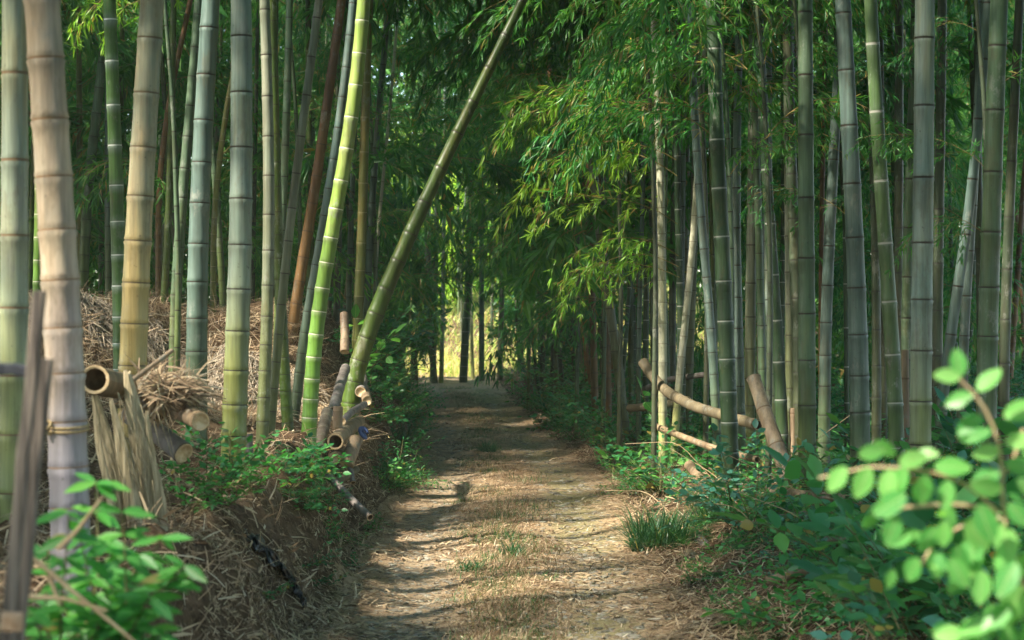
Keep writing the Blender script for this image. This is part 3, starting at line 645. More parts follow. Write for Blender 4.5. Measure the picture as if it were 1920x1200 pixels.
B([(300, 560, 10), (306, 470, 10), (311, 400, 9), (316, 250, 9)], 18, 'shade', 'thin shaded bamboo behind the curved yellow green one', 42, nb=6)
B([(470, 700, 9), (474, 560, 9), (476, 380, 9), (480, 200, 8)], 19, 'shade', 'thin shaded bamboo seen past the pale blue one', 42, nb=6)

# the level side
B([(1243, 905, 17), (1243, 760, 17), (1242, 600, 16), (1241, 420, 16), (1238, 300, 15), (1233, 200, 14)], 15.5, 'pale', 'slender cream white bamboo in full sun at the edge of the track', 46, nb=9, zb=3.1)
B([(1262, 800, 15), (1270, 730, 16), (1276, 675, 17), (1287, 610, 17), (1295, 505, 17), (1304, 400, 16), (1309, 330, 15), (1316, 150, 14)], 16, 'pale', 'sunlit cream bamboo leaning beside the cream white one', 50, nb=8, zb=3.0)
B([(1288, 760, 17), (1291, 700, 16), (1297, 600, 15), (1300, 480, 14), (1304, 300, 13)], 17.5, 'grey', 'pale green straight bamboo behind the sunlit leaning one', 46, nb=8, zb=3.3)
B([(1176, 790, 19), (1168, 740, 19), (1157, 675, 18), (1143, 575, 17), (1133, 510, 16), (1118, 380, 15), (1103, 240, 14), (1095, 120, 12)], 18, 'grey', 'pale grey bamboo leaning towards the track under drooping leaves', 52, nb=9, zb=3.2, tipr=.4)
B([(1347, 890, 18), (1344, 760, 17), (1336, 620, 16), (1323, 500, 15), (1312, 400, 15), (1304, 290, 14), (1298, 120, 13)], 14.5, 'blue', 'slim blue grey bamboo beside the deep green one', 60, nb=7)
B([(1371, 925, 33), (1367, 780, 32), (1365, 655, 31), (1358, 560, 30), (1352, 430, 30), (1345, 290, 29), (1338, 100, 28), (1336, 0, 27)], 13, 'dark', 'stout deep green bamboo with pale rings standing before the fence rail', 90, nb=6)
B([(1390, 790, 19), (1386, 675, 18), (1381, 500, 18), (1380, 350, 17), (1384, 150, 16)], 15, 'blue', 'slim slate bamboo close behind the deep green one', 74, nb=7)
B([(1405, 775, 22), (1407, 600, 21), (1409, 450, 20), (1411, 300, 19), (1412, 100, 18)], 15.5, 'grey', 'middling grey green bamboo behind the tan cut pole', 76, nb=7)
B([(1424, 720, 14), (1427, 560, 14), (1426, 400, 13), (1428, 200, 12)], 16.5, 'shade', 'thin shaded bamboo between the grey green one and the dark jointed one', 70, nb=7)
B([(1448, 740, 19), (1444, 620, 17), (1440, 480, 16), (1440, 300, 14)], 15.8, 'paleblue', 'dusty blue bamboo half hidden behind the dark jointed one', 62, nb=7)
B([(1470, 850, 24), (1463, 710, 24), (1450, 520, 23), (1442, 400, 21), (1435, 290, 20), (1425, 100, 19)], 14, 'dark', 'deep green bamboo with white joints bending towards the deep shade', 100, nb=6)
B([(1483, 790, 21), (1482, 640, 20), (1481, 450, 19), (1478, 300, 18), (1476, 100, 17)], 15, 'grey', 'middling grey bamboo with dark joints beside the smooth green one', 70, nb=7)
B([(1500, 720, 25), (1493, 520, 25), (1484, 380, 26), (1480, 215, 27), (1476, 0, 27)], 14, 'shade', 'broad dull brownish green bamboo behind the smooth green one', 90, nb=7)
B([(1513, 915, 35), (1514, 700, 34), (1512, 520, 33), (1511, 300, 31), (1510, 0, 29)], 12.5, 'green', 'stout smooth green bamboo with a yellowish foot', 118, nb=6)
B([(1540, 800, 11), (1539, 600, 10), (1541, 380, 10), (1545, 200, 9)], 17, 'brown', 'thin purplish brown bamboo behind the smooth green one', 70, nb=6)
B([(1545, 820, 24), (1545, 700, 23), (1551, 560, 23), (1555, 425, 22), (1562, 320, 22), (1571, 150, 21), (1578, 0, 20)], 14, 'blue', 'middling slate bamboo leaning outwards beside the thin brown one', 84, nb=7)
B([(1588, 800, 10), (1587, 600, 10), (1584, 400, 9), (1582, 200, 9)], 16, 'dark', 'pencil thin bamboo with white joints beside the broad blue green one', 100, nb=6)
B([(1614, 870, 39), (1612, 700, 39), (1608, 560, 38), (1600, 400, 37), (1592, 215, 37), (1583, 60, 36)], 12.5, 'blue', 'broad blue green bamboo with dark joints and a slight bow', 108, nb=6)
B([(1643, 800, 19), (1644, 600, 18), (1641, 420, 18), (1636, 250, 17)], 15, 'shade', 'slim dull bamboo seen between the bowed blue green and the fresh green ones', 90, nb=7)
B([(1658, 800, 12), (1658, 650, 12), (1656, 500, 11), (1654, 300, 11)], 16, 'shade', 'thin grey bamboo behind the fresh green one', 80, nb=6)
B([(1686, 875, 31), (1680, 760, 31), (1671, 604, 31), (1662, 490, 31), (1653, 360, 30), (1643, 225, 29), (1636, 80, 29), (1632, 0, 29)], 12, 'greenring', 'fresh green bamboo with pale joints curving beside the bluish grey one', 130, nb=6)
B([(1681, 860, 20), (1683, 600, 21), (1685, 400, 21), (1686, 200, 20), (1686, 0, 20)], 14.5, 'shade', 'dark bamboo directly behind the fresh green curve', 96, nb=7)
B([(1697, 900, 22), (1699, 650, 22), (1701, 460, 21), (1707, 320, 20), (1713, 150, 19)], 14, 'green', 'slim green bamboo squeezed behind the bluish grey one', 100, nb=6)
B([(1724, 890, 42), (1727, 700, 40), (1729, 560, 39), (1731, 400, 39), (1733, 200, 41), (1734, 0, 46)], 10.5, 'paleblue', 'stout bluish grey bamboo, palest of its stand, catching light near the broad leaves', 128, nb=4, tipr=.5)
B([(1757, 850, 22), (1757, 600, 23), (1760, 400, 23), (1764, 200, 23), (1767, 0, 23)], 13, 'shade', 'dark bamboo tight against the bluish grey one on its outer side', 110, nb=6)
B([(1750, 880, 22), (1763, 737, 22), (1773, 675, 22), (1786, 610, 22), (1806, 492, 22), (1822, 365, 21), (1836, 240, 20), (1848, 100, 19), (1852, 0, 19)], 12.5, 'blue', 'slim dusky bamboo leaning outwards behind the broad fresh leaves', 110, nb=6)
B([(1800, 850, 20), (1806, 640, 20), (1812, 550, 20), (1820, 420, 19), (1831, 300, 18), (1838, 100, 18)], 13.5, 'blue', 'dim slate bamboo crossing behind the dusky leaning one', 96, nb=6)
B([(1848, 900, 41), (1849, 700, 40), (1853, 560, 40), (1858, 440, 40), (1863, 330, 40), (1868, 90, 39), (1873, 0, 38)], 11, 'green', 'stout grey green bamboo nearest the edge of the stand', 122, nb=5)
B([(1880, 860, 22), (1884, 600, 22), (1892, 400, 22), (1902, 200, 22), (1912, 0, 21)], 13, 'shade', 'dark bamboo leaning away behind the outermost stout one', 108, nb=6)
B([(1340, 720, 9), (1338, 560, 9), (1334, 430, 9), (1332, 250, 8)], 17, 'olive', 'reed thin olive bamboo between the blue grey and the deep green ones', 62, nb=6)
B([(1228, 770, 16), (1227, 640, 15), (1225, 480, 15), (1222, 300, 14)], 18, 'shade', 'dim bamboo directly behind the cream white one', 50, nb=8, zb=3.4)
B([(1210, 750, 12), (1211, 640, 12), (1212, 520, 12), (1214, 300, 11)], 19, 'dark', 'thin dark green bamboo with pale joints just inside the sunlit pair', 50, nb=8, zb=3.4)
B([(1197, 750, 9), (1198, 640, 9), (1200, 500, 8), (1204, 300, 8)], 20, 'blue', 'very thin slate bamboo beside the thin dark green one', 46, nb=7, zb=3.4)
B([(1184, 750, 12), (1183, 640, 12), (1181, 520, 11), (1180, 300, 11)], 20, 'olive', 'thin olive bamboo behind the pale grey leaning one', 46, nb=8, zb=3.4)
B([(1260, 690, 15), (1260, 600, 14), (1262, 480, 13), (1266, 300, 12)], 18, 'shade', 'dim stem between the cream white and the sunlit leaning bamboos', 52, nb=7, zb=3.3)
B([(1285, 700, 12), (1286, 500, 12), (1287, 400, 12), (1290, 200, 11)], 19, 'grey', 'faint grey bamboo rising behind the sunlit leaning one', 52, nb=7, zb=3.3)
B([(1140, 760, 16), (1138, 660, 16), (1135, 560, 15), (1130, 400, 14)], 20, 'brown', 'dead brown bamboo in the shade beside the pale grey leaning one', 46, nb=6, zb=3.5)
B([(1117, 770, 14), (1113, 660, 14), (1110, 560, 13), (1106, 400, 12)], 21, 'brown', 'dead brown bamboo furthest into the shade by the leafy verge', 46, nb=6, zb=3.5)
# the far end of the track
B([(815, 713, 13), (805, 600, 12), (801, 433, 11), (798, 250, 10)], 34, 'shade', 'dark slanting stem at the end of the track, first of the pair', 34, nb=9, zb=3.9)
B([(811, 713, 12), (815, 600, 12), (818, 433, 11), (822, 250, 10)], 34.5, 'shade', 'dark upright stem at the end of the track, second of the pair', 34, nb=9, zb=3.9)
B([(827, 713, 9), (830, 600, 9), (832, 440, 8), (834, 250, 7)], 34, 'paleblue', 'thin blue white stem standing alone at the end of the track', 30, nb=9, zb=3.9)
B([(868, 708, 16), (875, 600, 14), (880, 467, 13), (884, 300, 12)], 34.5, 'dark', 'dark leaning stem in front of the sunny clearing', 34, nb=9, zb=3.9)
B([(887, 713, 7), (884, 640, 6), (883, 560, 5), (882, 400, 5)], 36, 'pale', 'short pale yellow stem leaning in front of the sunny clearing', 34, nb=6, zb=3.6)
B([(903, 706, 11), (903, 600, 11), (903, 500, 10), (903, 300, 9)], 35, 'blue', 'straight grey stem in the middle of the sunny clearing', 30, nb=9, zb=3.9)
B([(937, 700, 11), (939, 620, 10), (944, 467, 10), (950, 300, 9)], 35, 'shade', 'slim dark stem at the shaded side of the sunny clearing', 30, nb=9, zb=3.9)

# shaded crowd of stems: individually built, told apart by nothing
def crowd(n, xr_, yr_, group, label, mats, wpx=(8, 13), zb=2.6, nb=9, crown='bamdark', clear=None):
    for _ in range(n):
        for _t in range(50):
            px = rng.uniform(*xr_); Y = rng.uniform(*yr_); X = (px - 960) / FPX * Y
            if xl(Y) - .3 < X < xr(Y) + .3: continue
            break
        g = float(H(X, Y)); py = HOR + (CAM_H - g) * FPX / Y; wd = rng.uniform(.045, .08) / Y * FPX; l = rng.normal(0, 18); bow = rng.normal(0, 6)
        B([(px, py + 5, wd), (px + l * .3 + bow, py - 170, wd), (px + l * .75, py - 380, wd * .92), (px + l * 1.3, py - 640, wd * .85)], Y, random.choice(mats), label, 46 * 18 / Y, group, nb=nb, zb=zb + rng.uniform(0, .7), crown=crown, sides=10)
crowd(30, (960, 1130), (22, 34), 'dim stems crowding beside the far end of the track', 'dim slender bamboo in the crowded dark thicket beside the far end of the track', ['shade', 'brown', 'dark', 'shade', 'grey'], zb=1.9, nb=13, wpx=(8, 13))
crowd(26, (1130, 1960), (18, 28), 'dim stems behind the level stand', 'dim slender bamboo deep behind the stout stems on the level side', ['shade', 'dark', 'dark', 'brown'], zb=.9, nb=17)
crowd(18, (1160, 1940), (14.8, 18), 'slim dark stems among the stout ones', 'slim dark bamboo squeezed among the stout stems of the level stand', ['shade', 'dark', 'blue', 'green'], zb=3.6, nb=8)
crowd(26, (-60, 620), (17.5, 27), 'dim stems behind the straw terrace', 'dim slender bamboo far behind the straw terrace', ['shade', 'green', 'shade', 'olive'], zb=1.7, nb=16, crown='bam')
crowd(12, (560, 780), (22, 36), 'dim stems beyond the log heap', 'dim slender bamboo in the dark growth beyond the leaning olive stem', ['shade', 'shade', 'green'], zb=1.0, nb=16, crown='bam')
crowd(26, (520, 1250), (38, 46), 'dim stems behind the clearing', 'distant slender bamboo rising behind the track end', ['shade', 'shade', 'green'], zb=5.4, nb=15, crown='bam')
# unseen bamboos added around the view; their crowns shade the place
for k in range(104):
    for _t in range(60):
        if k < 22: X = -3.9 - 5.0 * ((k * .618) % 1); Y = 2.5 + 15.5 * (k + .5) / 22 + rng.uniform(-.4, .4)
        elif k >= 100: X = -4.2 - 3.0 * ((k * .618) % 1); Y = 4.5 + 8.5 * (k - 99.5) / 4
        elif k < 36: X = rng.uniform(-14, -5); Y = rng.uniform(0, 20)
        elif k < 64: X = rng.uniform(3.0, 11); Y = rng.uniform(1, 17)
        else: X = rng.uniform(-8, 8); Y = rng.uniform(-9, -1.5)
        if Y > 0 and abs(X) < .285 * Y + .6 : X = math.copysign(.285 * Y + .6 + rng.uniform(0, 4.5), X)
        zt = rng.uniform(8, 12); base = np.array((X, Y, float(H(X, Y)) - .05))
        path = smooth_path([base, base + (rng.normal(0, .2), rng.normal(0, .2), zt * .5), base + (rng.uniform(-.3, 1.6), rng.normal(0, .8), zt)], 40)
        break
    acc = Acc(); culm_geo(acc, path, .030, .008, lambda s_: .3, 8)
    root = tag(empty('bamboo', tuple(base)), 'unseen tall bamboo added outside the view to shade the track', 'bamboo', 'unseen bamboos added to shade the track'); link('culm', acc.mesh('culm', [MC['green']], origin=base), root)
    near = abs(X) - .27 * Y < 3.0 and Y > -1
    for z in np.linspace(max(2.6, 1.5 + .157 * Y + 1.5) if near else 2.6, zt, 26 if k < 36 else 16):
        pos = np.array([np.interp(z, path[:, 2], path[:, j]) for j in range(3)])
        add_branch(root, base, pos, rng.uniform(0, 6.28), random.choice(BR['canopy']), random.uniform(.8, 1.15), random.uniform(-.3, .1), rad=.40)

# bright drooping sprays by the track
def spray(x, y, Y, az, mesh, sc, tilt=0.0, label='', name='bamboo_spray'):
    p = P(x, y, Y); o = link(name, mesh, None, tuple(p)); o.rotation_euler = (0, tilt, az); o.scale = (sc,) * 3
    return o
acc_p = []
root = tag(empty('bamboo', tuple(P(1243, 905, 15.8) * (1, 1, 0) + (0, 0, .1))), 'slender arching bamboo with long sprays drooping over the track in the sun', 'bamboo')
bl = np.array(root.location)
pth = smooth_path([bl, P(1244, 700, 15.8), P(1246, 450, 15.7), P(1250, 250, 15.5), P(1250, 60, 15.4), P(1215, -120, 15.2)], 40)
acc = Acc(); culm_geo(acc, pth, .022, .008, lambda s_: .24, 10); link('culm', acc.mesh('culm', [MC['green']], origin=bl), root)
for (x, y, az, k, sc, ti) in ((1270, 330, 2.9, 0, 1.0, -.10), (1268, 300, 3.3, 1, .95, .0), (1262, 270, 3.6, 2, .9, -.15), (1272, 500, 2.85, 0, .72, .05), (1272, 480, 3.4, 1, .8, -.05), (1274, 520, 3.0, 2, .62, .1),
                              (1262, 240, 2.8, 1, 1.0, -.2), (1270, 420, 3.5, 2, .75, .0), (1260, 200, 3.1, 0, 1.0, -.1)):
    add_branch(root, bl, P(x, y, 15.4), az, BR['bamlit'][k], sc, ti, force=True)
# nearer leafy curtain at the top, hung from arching bamboos beside the track
def curtain(x0, Yc, lst, mat, label, crown):
    g = float(H((x0 - 960) / FPX * Yc, Yc)); bl = np.array(((x0 - 960) / FPX * Yc, Yc, g - .05)); root = tag(empty('bamboo', tuple(bl)), label, 'bamboo')
    pth = smooth_path([bl, P(x0 + 5, 500, Yc), P(x0 - 5, 200, Yc), P(x0 - 30, -100, Yc), P(x0 - 120, -420, Yc)], 40); acc = Acc()
    culm_geo(acc, pth, .024, .008, lambda s_: .25, 10); link('culm', acc.mesh('culm', [MC[mat]], origin=bl), root)
    for (x, y, az, sc) in lst:
        z = P(x, y, Yc)[2]; pos = np.array([np.interp(z, pth[:, 2], pth[:, j]) for j in range(3)])
        add_branch(root, bl, pos, az, random.choice(BR[crown]), sc, random.uniform(-.35, .05), rad=.25, force=x0 in (1368, 1322, 1440))
for (x0, Yc, mat, lab, y0, y1, n) in ((1368, 13.3, 'green', 'thin leafy bamboo hanging sprays before the deep green one', -250, 330, 13),
                               (1322, 14.8, 'shade', 'thin leafy bamboo hanging sprays over the blue grey one', -250, 260, 13),
                               (1160, 16.5, 'shade', 'thin leafy bamboo arching over the verge beside the grey leaning one', -200, 330, 16),
                               (1440, 13.4, 'shade', 'thin leafy bamboo drooping before the dark jointed one', -250, 260, 13), (1225, 15.0, 'shade', 'thin leafy bamboo whose fine sprays veil the top of the cream white one', -250, 200, 14), (990, 25.0, 'green', 'thin leafy bamboo arching over the far part of the track', -100, 380, 15), (1130, 18.5, 'green', 'thin leafy bamboo filling the space over the shaded verge', -200, 420, 16),
                               (1080, 20.0, 'green', 'thin leafy bamboo deep along the verge with a full crown', -150, 330, 14),
                               (1511, 12.9, 'shade', 'thin leafy bamboo whose sprays hide the tops of the grey stems', -250, 120, 7),
                               (1598, 13.2, 'shade', 'thin leafy bamboo with sparse sprays behind the slate stems', -200, 420, 6),
                               (1852, 11.4, 'shade', 'thin leafy bamboo with dark sprays outside the bluish grey one', -200, 450, 6)):
    ys_ = np.linspace(y0, y1, n)
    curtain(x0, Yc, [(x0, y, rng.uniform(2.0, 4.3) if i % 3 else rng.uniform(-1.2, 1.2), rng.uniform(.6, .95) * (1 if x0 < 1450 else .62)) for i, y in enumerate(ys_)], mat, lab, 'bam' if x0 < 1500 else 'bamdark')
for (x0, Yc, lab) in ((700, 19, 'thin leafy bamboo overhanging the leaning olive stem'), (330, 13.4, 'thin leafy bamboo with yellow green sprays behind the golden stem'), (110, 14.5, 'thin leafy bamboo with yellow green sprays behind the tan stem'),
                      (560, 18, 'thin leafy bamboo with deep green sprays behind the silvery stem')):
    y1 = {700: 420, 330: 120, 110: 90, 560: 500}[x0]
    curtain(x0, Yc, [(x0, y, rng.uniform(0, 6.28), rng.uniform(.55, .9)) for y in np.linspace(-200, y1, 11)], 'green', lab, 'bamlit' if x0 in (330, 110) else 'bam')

# ------------------------------------------------------------------ distant woodland and the clearing
acc = Acc()
def leafwall(n, fx, fy, fz, s, m=0):
    c = n // 60; cx_, cy_, cz_ = fx(c), fy(c), fz(c); ci = rng.integers(0, c, n); sp = rng.uniform(.3, .8, c)[ci]
    Pn = np.stack([cx_[ci], cy_[ci], cz_[ci]], -1) + rng.normal(0, 1, (n, 3)) * sp[:, None]
    D = rng.normal(0, 1, (n, 3)) + (0, 0, -.6)
    scatter(acc, Pn, D, rng.normal(0, .5, (n, 3)) + (0, -.2, 1), rng.uniform(.6, 1.3, n) * s, rng.uniform(.18, .3, n) * s, T_BAM4, m)
leafwall(210000, lambda c: rng.uniform(-26, 26, c), lambda c: rng.uniform(55, 62, c), lambda c: rng.uniform(1.5, 24, c), .55)
leafwall(60000, lambda c: rng.uniform(-26, -9, c), lambda c: rng.uniform(27, 40, c), lambda c: rng.uniform(.5, 8, c), .3)
leafwall(80000, lambda c: rng.uniform(4.5, 26, c), lambda c: rng.uniform(28, 50, c), lambda c: rng.uniform(.3, 16, c), .3)
leafwall(60000, lambda c: rng.uniform(-10, -2.6, c), lambda c: rng.uniform(25, 31, c), lambda c: rng.uniform(1.5, 10, c), .24)
leafwall(40000, lambda c: rng.uniform(-16, -6, c), lambda c: rng.uniform(20, 28, c), lambda c: rng.uniform(1.5, 12, c), .24)
leafwall(45000, lambda c: rng.uniform(3.2, 10, c), lambda c: rng.uniform(25, 33, c), lambda c: rng.uniform(.3, 10, c), .24)
tag(link('distant_woodland', acc.mesh('distant_woodland', [LF['far']], False)), 'dense green wood closing the view behind the bamboos', 'woodland', kind='stuff')
acc = Acc(); n = 34000; y = rng.uniform(14.5, 34, n); x = xr(y) + .7 + rng.uniform(0, 1, n) * (.27 * y + .5 - xr(y) - .4); hgt = rng.uniform(0, 1, n) ** 2 * .38 * (.5 + .5 * sstep(-.5, .5, vn(x, y, 1.4)))
scatter(acc, np.stack([x, y, H(x, y) + hgt], -1), rng.normal(0, 1, (n, 3)) * (1, 1, .4), rng.normal(0, .4, (n, 3)) + (0, -.3, 1), rng.uniform(.05, .11, n), rng.uniform(.02, .045, n), T_BAM4, 0)
n = 9000; y = rng.uniform(5.6, 14.5, n); x = xr(y) + .25 + rng.uniform(0, 1, n) * 2.4; k = vn(x, y, 2.1) > -.25; x, y = x[k], y[k]; n = len(x)
scatter(acc, np.stack([x, y, H(x, y) + rng.uniform(.01, .14, n)], -1), rng.normal(0, 1, (n, 3)) * (1, 1, .4), rng.normal(0, .4, (n, 3)) + (0, -.3, 1), rng.uniform(.02, .06, n), rng.uniform(.012, .03, n), T_BAM4, 1)
tag(link('ground_cover', acc.mesh('ground_cover', [LF['broad'], LF['weedgreen']], False)), 'low creeping leaves covering the soil between the stems', 'ground cover', kind='stuff')
acc = Acc(); n = 26000
x = rng.uniform(-7, 4.5, n); y = rng.uniform(36.8, 53, n); D = np.stack([rng.normal(0, .5, n), rng.normal(0, .5, n), np.ones(n)], -1)
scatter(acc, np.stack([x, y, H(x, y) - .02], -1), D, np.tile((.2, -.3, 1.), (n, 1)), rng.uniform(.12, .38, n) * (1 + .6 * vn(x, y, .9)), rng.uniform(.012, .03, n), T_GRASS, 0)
tag(link('meadow_grass', acc.mesh('meadow_grass', [LF['clear']], False)), 'sunlit yellow grass on the slope of the clearing', 'grass', kind='stuff')

def crown_tree(px, Y, h, cw, label, leaf='bamlit', n=5200, z0=1.2, trunk=.07, group='bright bushy trees around the clearing'):
    X = (px - 960) / FPX * Y; g = float(H(X, Y)); base = np.array((X, Y, g - .05)); root = tag(empty('tree', tuple(base)), label, 'tree', group)
    r = np.random.default_rng(int(px * 7 + Y)); a = Acc(); top = base + (r.normal(0, .2), r.normal(0, .2), h * .9)
    tp = smooth_path([base, (base + top) / 2 + r.normal(0, .12, 3), top], 14); tube(a, tp, np.linspace(trunk, .015, 14), 8, 0)
    cs = []
    for k in range(16):
        t = r.uniform(.25, .98); p = tp[int(t * 13)]; an = r.uniform(0, 6.28); l = cw * r.uniform(.4, 1.0) * (1.1 - t * .6)
        e = p + np.array((math.cos(an) * l, math.sin(an) * l, l * r.uniform(.1, .7))); tube(a, smooth_path([p, (p + e) / 2 + (0, 0, .1), e], 6), np.linspace(trunk * .3, .006, 6), 4, 0, False)
        for q in (.55, .8, 1.0): cs.append(p + (e - p) * q + r.normal(0, .1, 3))
    link('trunk', a.mesh('trunk', [MT['cement']], origin=base), root)
    cs = np.array(cs); ci = r.integers(0, len(cs), n); Pn = cs[ci] + r.normal(0, .21, (n, 3)) * cw * .75
    b = Acc(); scatter(b, Pn, r.normal(0, 1, (n, 3)) + (0, 0, -.5), r.normal(0, .6, (n, 3)) + (0, 0, 1), r.uniform(.08, .18, n), r.uniform(.03, .06, n), T_BAM4, 0)
    link('crown', b.mesh('crown', [LF[leaf]], False, origin=base), root)
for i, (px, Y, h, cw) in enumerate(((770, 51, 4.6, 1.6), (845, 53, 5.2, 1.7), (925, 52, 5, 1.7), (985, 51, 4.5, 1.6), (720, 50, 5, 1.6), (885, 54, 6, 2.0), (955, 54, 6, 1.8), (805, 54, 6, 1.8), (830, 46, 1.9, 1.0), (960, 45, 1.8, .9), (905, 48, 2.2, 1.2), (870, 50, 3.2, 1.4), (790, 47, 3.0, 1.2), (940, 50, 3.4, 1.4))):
    crown_tree(px, Y, h, cw, 'bushy sunlit tree with brightened yellow green leaves behind the clearing', 'glow', trunk=.03)
for i, (px, Y, h, cw, lab) in enumerate(((742, 30, 3.4, 1.0, 'dark broad leaved tree beside the end of the track, under the leaning olive bamboo'), (755, 36, 3.6, .9, 'dark small tree touching the sunny clearing on the bank side'),
                                         (1012, 33, 3.2, .8, 'dark bushy tree at the mouth of the clearing on the level side'), (700, 26, 2.6, .9, 'dark leafy young tree behind the log heap'),
                                         (1075, 28, 3.0, .8, 'dark leafy young tree among the crowded dim stems'), (778, 34.5, 3.0, .55, 'dark narrow tree just beside the slanting stem pair'), (978, 35.5, 3.4, .6, 'dark narrow tree closing the clearing on the level side'))):
    crown_tree(px, Y, h, cw, lab, 'broad', 5000, group=None)

# ------------------------------------------------------------------ undergrowth plants
def gen_shrub(seed, h=.45, w=.35, nst=9, leaf=.075, lw=.55, mat='broad', per=10, T=T_BROAD, pinn=False):
    r = np.random.default_rng(seed); st = Acc(); lf = Acc(); Ps, Ds, Ls = [], [], []
    for s in range(nst):
        an = r.uniform(0, 6.28); hh = h * r.uniform(.55, 1.15); d = np.array((math.cos(an) * w * 1.2, math.sin(an) * w * 1.2, hh)); L = np.linalg.norm(d)
        pt = arc_path(r.normal(0, .03, 3) * (1, 1, 0), d, L, r.uniform(.2, .9), 9, r, .12); tube(st, pt, np.linspace(.004, .0012, 9), 4, 0, False)
        for k in range(per):
            t = .25 + .75 * (k + .5) / per; q = min(7, int(t * 8)); p = pt[q] + (pt[q + 1] - pt[q]) * (t * 8 - q); tg = pt[q + 1] - pt[q]; tg /= np.linalg.norm(tg)
            sd_ = np.cross(tg, (0, 0, 1)); sd_ /= max(1e-6, np.linalg.norm(sd_))
            for sg in (-1, 1):
                e = sd_ * sg + tg * r.uniform(.2, .7) + r.normal(0, .35, 3); Ps.append(p + e * .01); Ds.append(e); Ls.append(leaf * r.uniform(.55, 1.2))
                if pinn:
                    for z in range(3): Ps.append(p + e * .03 * (z + 1)); Ds.append(e + r.normal(0, .5, 3)); Ls.append(leaf * r.uniform(.5, 1))
        Ps.append(pt[-1]); Ds.append(tg); Ls.append(leaf * 1.1)
    Ps, Ds, Ls = map(np.array, (Ps, Ds, Ls)); n = len(Ps)
    scatter(lf, Ps, Ds, np.tile((0, 0, 1.), (n, 1)) + r.normal(0, .4, (n, 3)), Ls, Ls * lw * r.uniform(.85, 1.15, n), T, 0)
    return st.mesh('stems', [MT['stem']]), lf.mesh('foliage', [LF[mat]])
SH = {'low': [gen_shrub(200 + i, .30, .25, 11, .062) for i in range(3)], 'tall': [gen_shrub(210 + i, .55, .3, 10, .06, per=12) for i in range(3)],
      'fresh': [gen_shrub(250 + i, .40, .25, 9, .06, mat='weedgreen') for i in range(2)], 'blue': [gen_shrub(220 + i, .6, .35, 9, .07, .6, 'bluish', 9) for i in range(2)], 'big': [gen_shrub(260 + i, .55, .3, 7, .12, .55, per=6) for i in range(2)], 'lime': [gen_shrub(230 + i, .35, .2, 5, .085, .62, 'lime', 4) for i in range(2)],
      'fern': [gen_shrub(240 + i, .40, .35, 12, .05, .22, 'broad', 16, T_BAM4, True) for i in range(3)]}
def shrub(px, py, Y, kind, sc, label, group=None, name='shrub', onground=True):
    if Y is None: Y = CAM_H * FPX / (py - HOR)
    X = (px - 960) / FPX * Y; z = float(H(X, Y)) - .02
    a, b = random.choice(SH[kind]); root = tag(empty(name, (X, Y, z)), label, 'shrub' if name == 'shrub' else name, group)
    root.rotation_euler = (0, 0, rng.uniform(0, 6.28)); root.scale = (sc,) * 3
    link('stems', a, root); link('foliage', b, root)
G1 = 'green plants fringing the level verge'; G2 = 'green plants on the slope of the bank'; G3 = 'green plants at the foot of the bank further on'; G4 = 'thick undergrowth below the outer stout stems'
KEEP = [(1285, 865, 1375, 935, 13.2), (1300, 1000, 1385, 1090, 11.2), (1400, 700, 1490, 900, 12.6), (1440, 905, 1650, 960, 11.6), (1490, 1005, 1650, 1035, 9.8), (1220, 700, 1430, 810, 14)]
def clear_of_logs(X, Y):
    px = 960 + X / Y * FPX; pt = HOR + (CAM_H - .8) * FPX / Y; pb = HOR + (CAM_H - .15) * FPX / Y
    for (a, b, c, d, yl) in KEEP:
        if Y < yl and a - 30 < px < c + 30 and pt < d and pb > b - 10 and rng.uniform() < .95: return False
    return True
# verge side, along the track
for k in range(55):
    Y = float(ysamp(1, 10, 26)[0]); X = float(xr(Y)) + .12 + abs(rng.normal(0, .45))
    lowf = 1 if clear_of_logs(X, Y) else .38
    z = float(H(X, Y)) - .02
    kd = random.choice(['low', 'fern', 'tall', 'low']) if Y > 13 else random.choice(['low', 'fern']); a, b = random.choice(SH[kd]); root = tag(empty('shrub', (X, Y, z)), 'leafy green plant fringing the verge on the level side of the track', 'shrub', G1)
    root.rotation_euler = (0, 0, rng.uniform(0, 6.28)); root.scale = (rng.uniform(.6, 1.05) * lowf,) * 3; link('stems', a, root); link('foliage', b, root)
for k in range(155):
    Y = rng.uniform(5.6, 13); X = float(xr(Y)) + .04 + rng.uniform(0, 1) * 2.1; z = float(H(X, Y)) - .02
    lowf = 1 if clear_of_logs(X, Y) else .40
    kd = random.choice(['low', 'tall', 'fern', 'tall', 'big', 'blue', 'fresh', 'big'] if X > 1.1 else ['low', 'fern', 'fresh', 'low', 'tall']); a, b = random.choice(SH[kd]); root = tag(empty('shrub', (X, Y, z)), 'leafy plant in the thick undergrowth below the outer stout stems', 'shrub', G4)
    root.rotation_euler = (0, 0, rng.uniform(0, 6.28)); root.scale = (rng.uniform(.75, 1.3) * (1 if X > 1.3 else .62) * lowf,) * 3; link('stems', a, root); link('foliage', b, root)
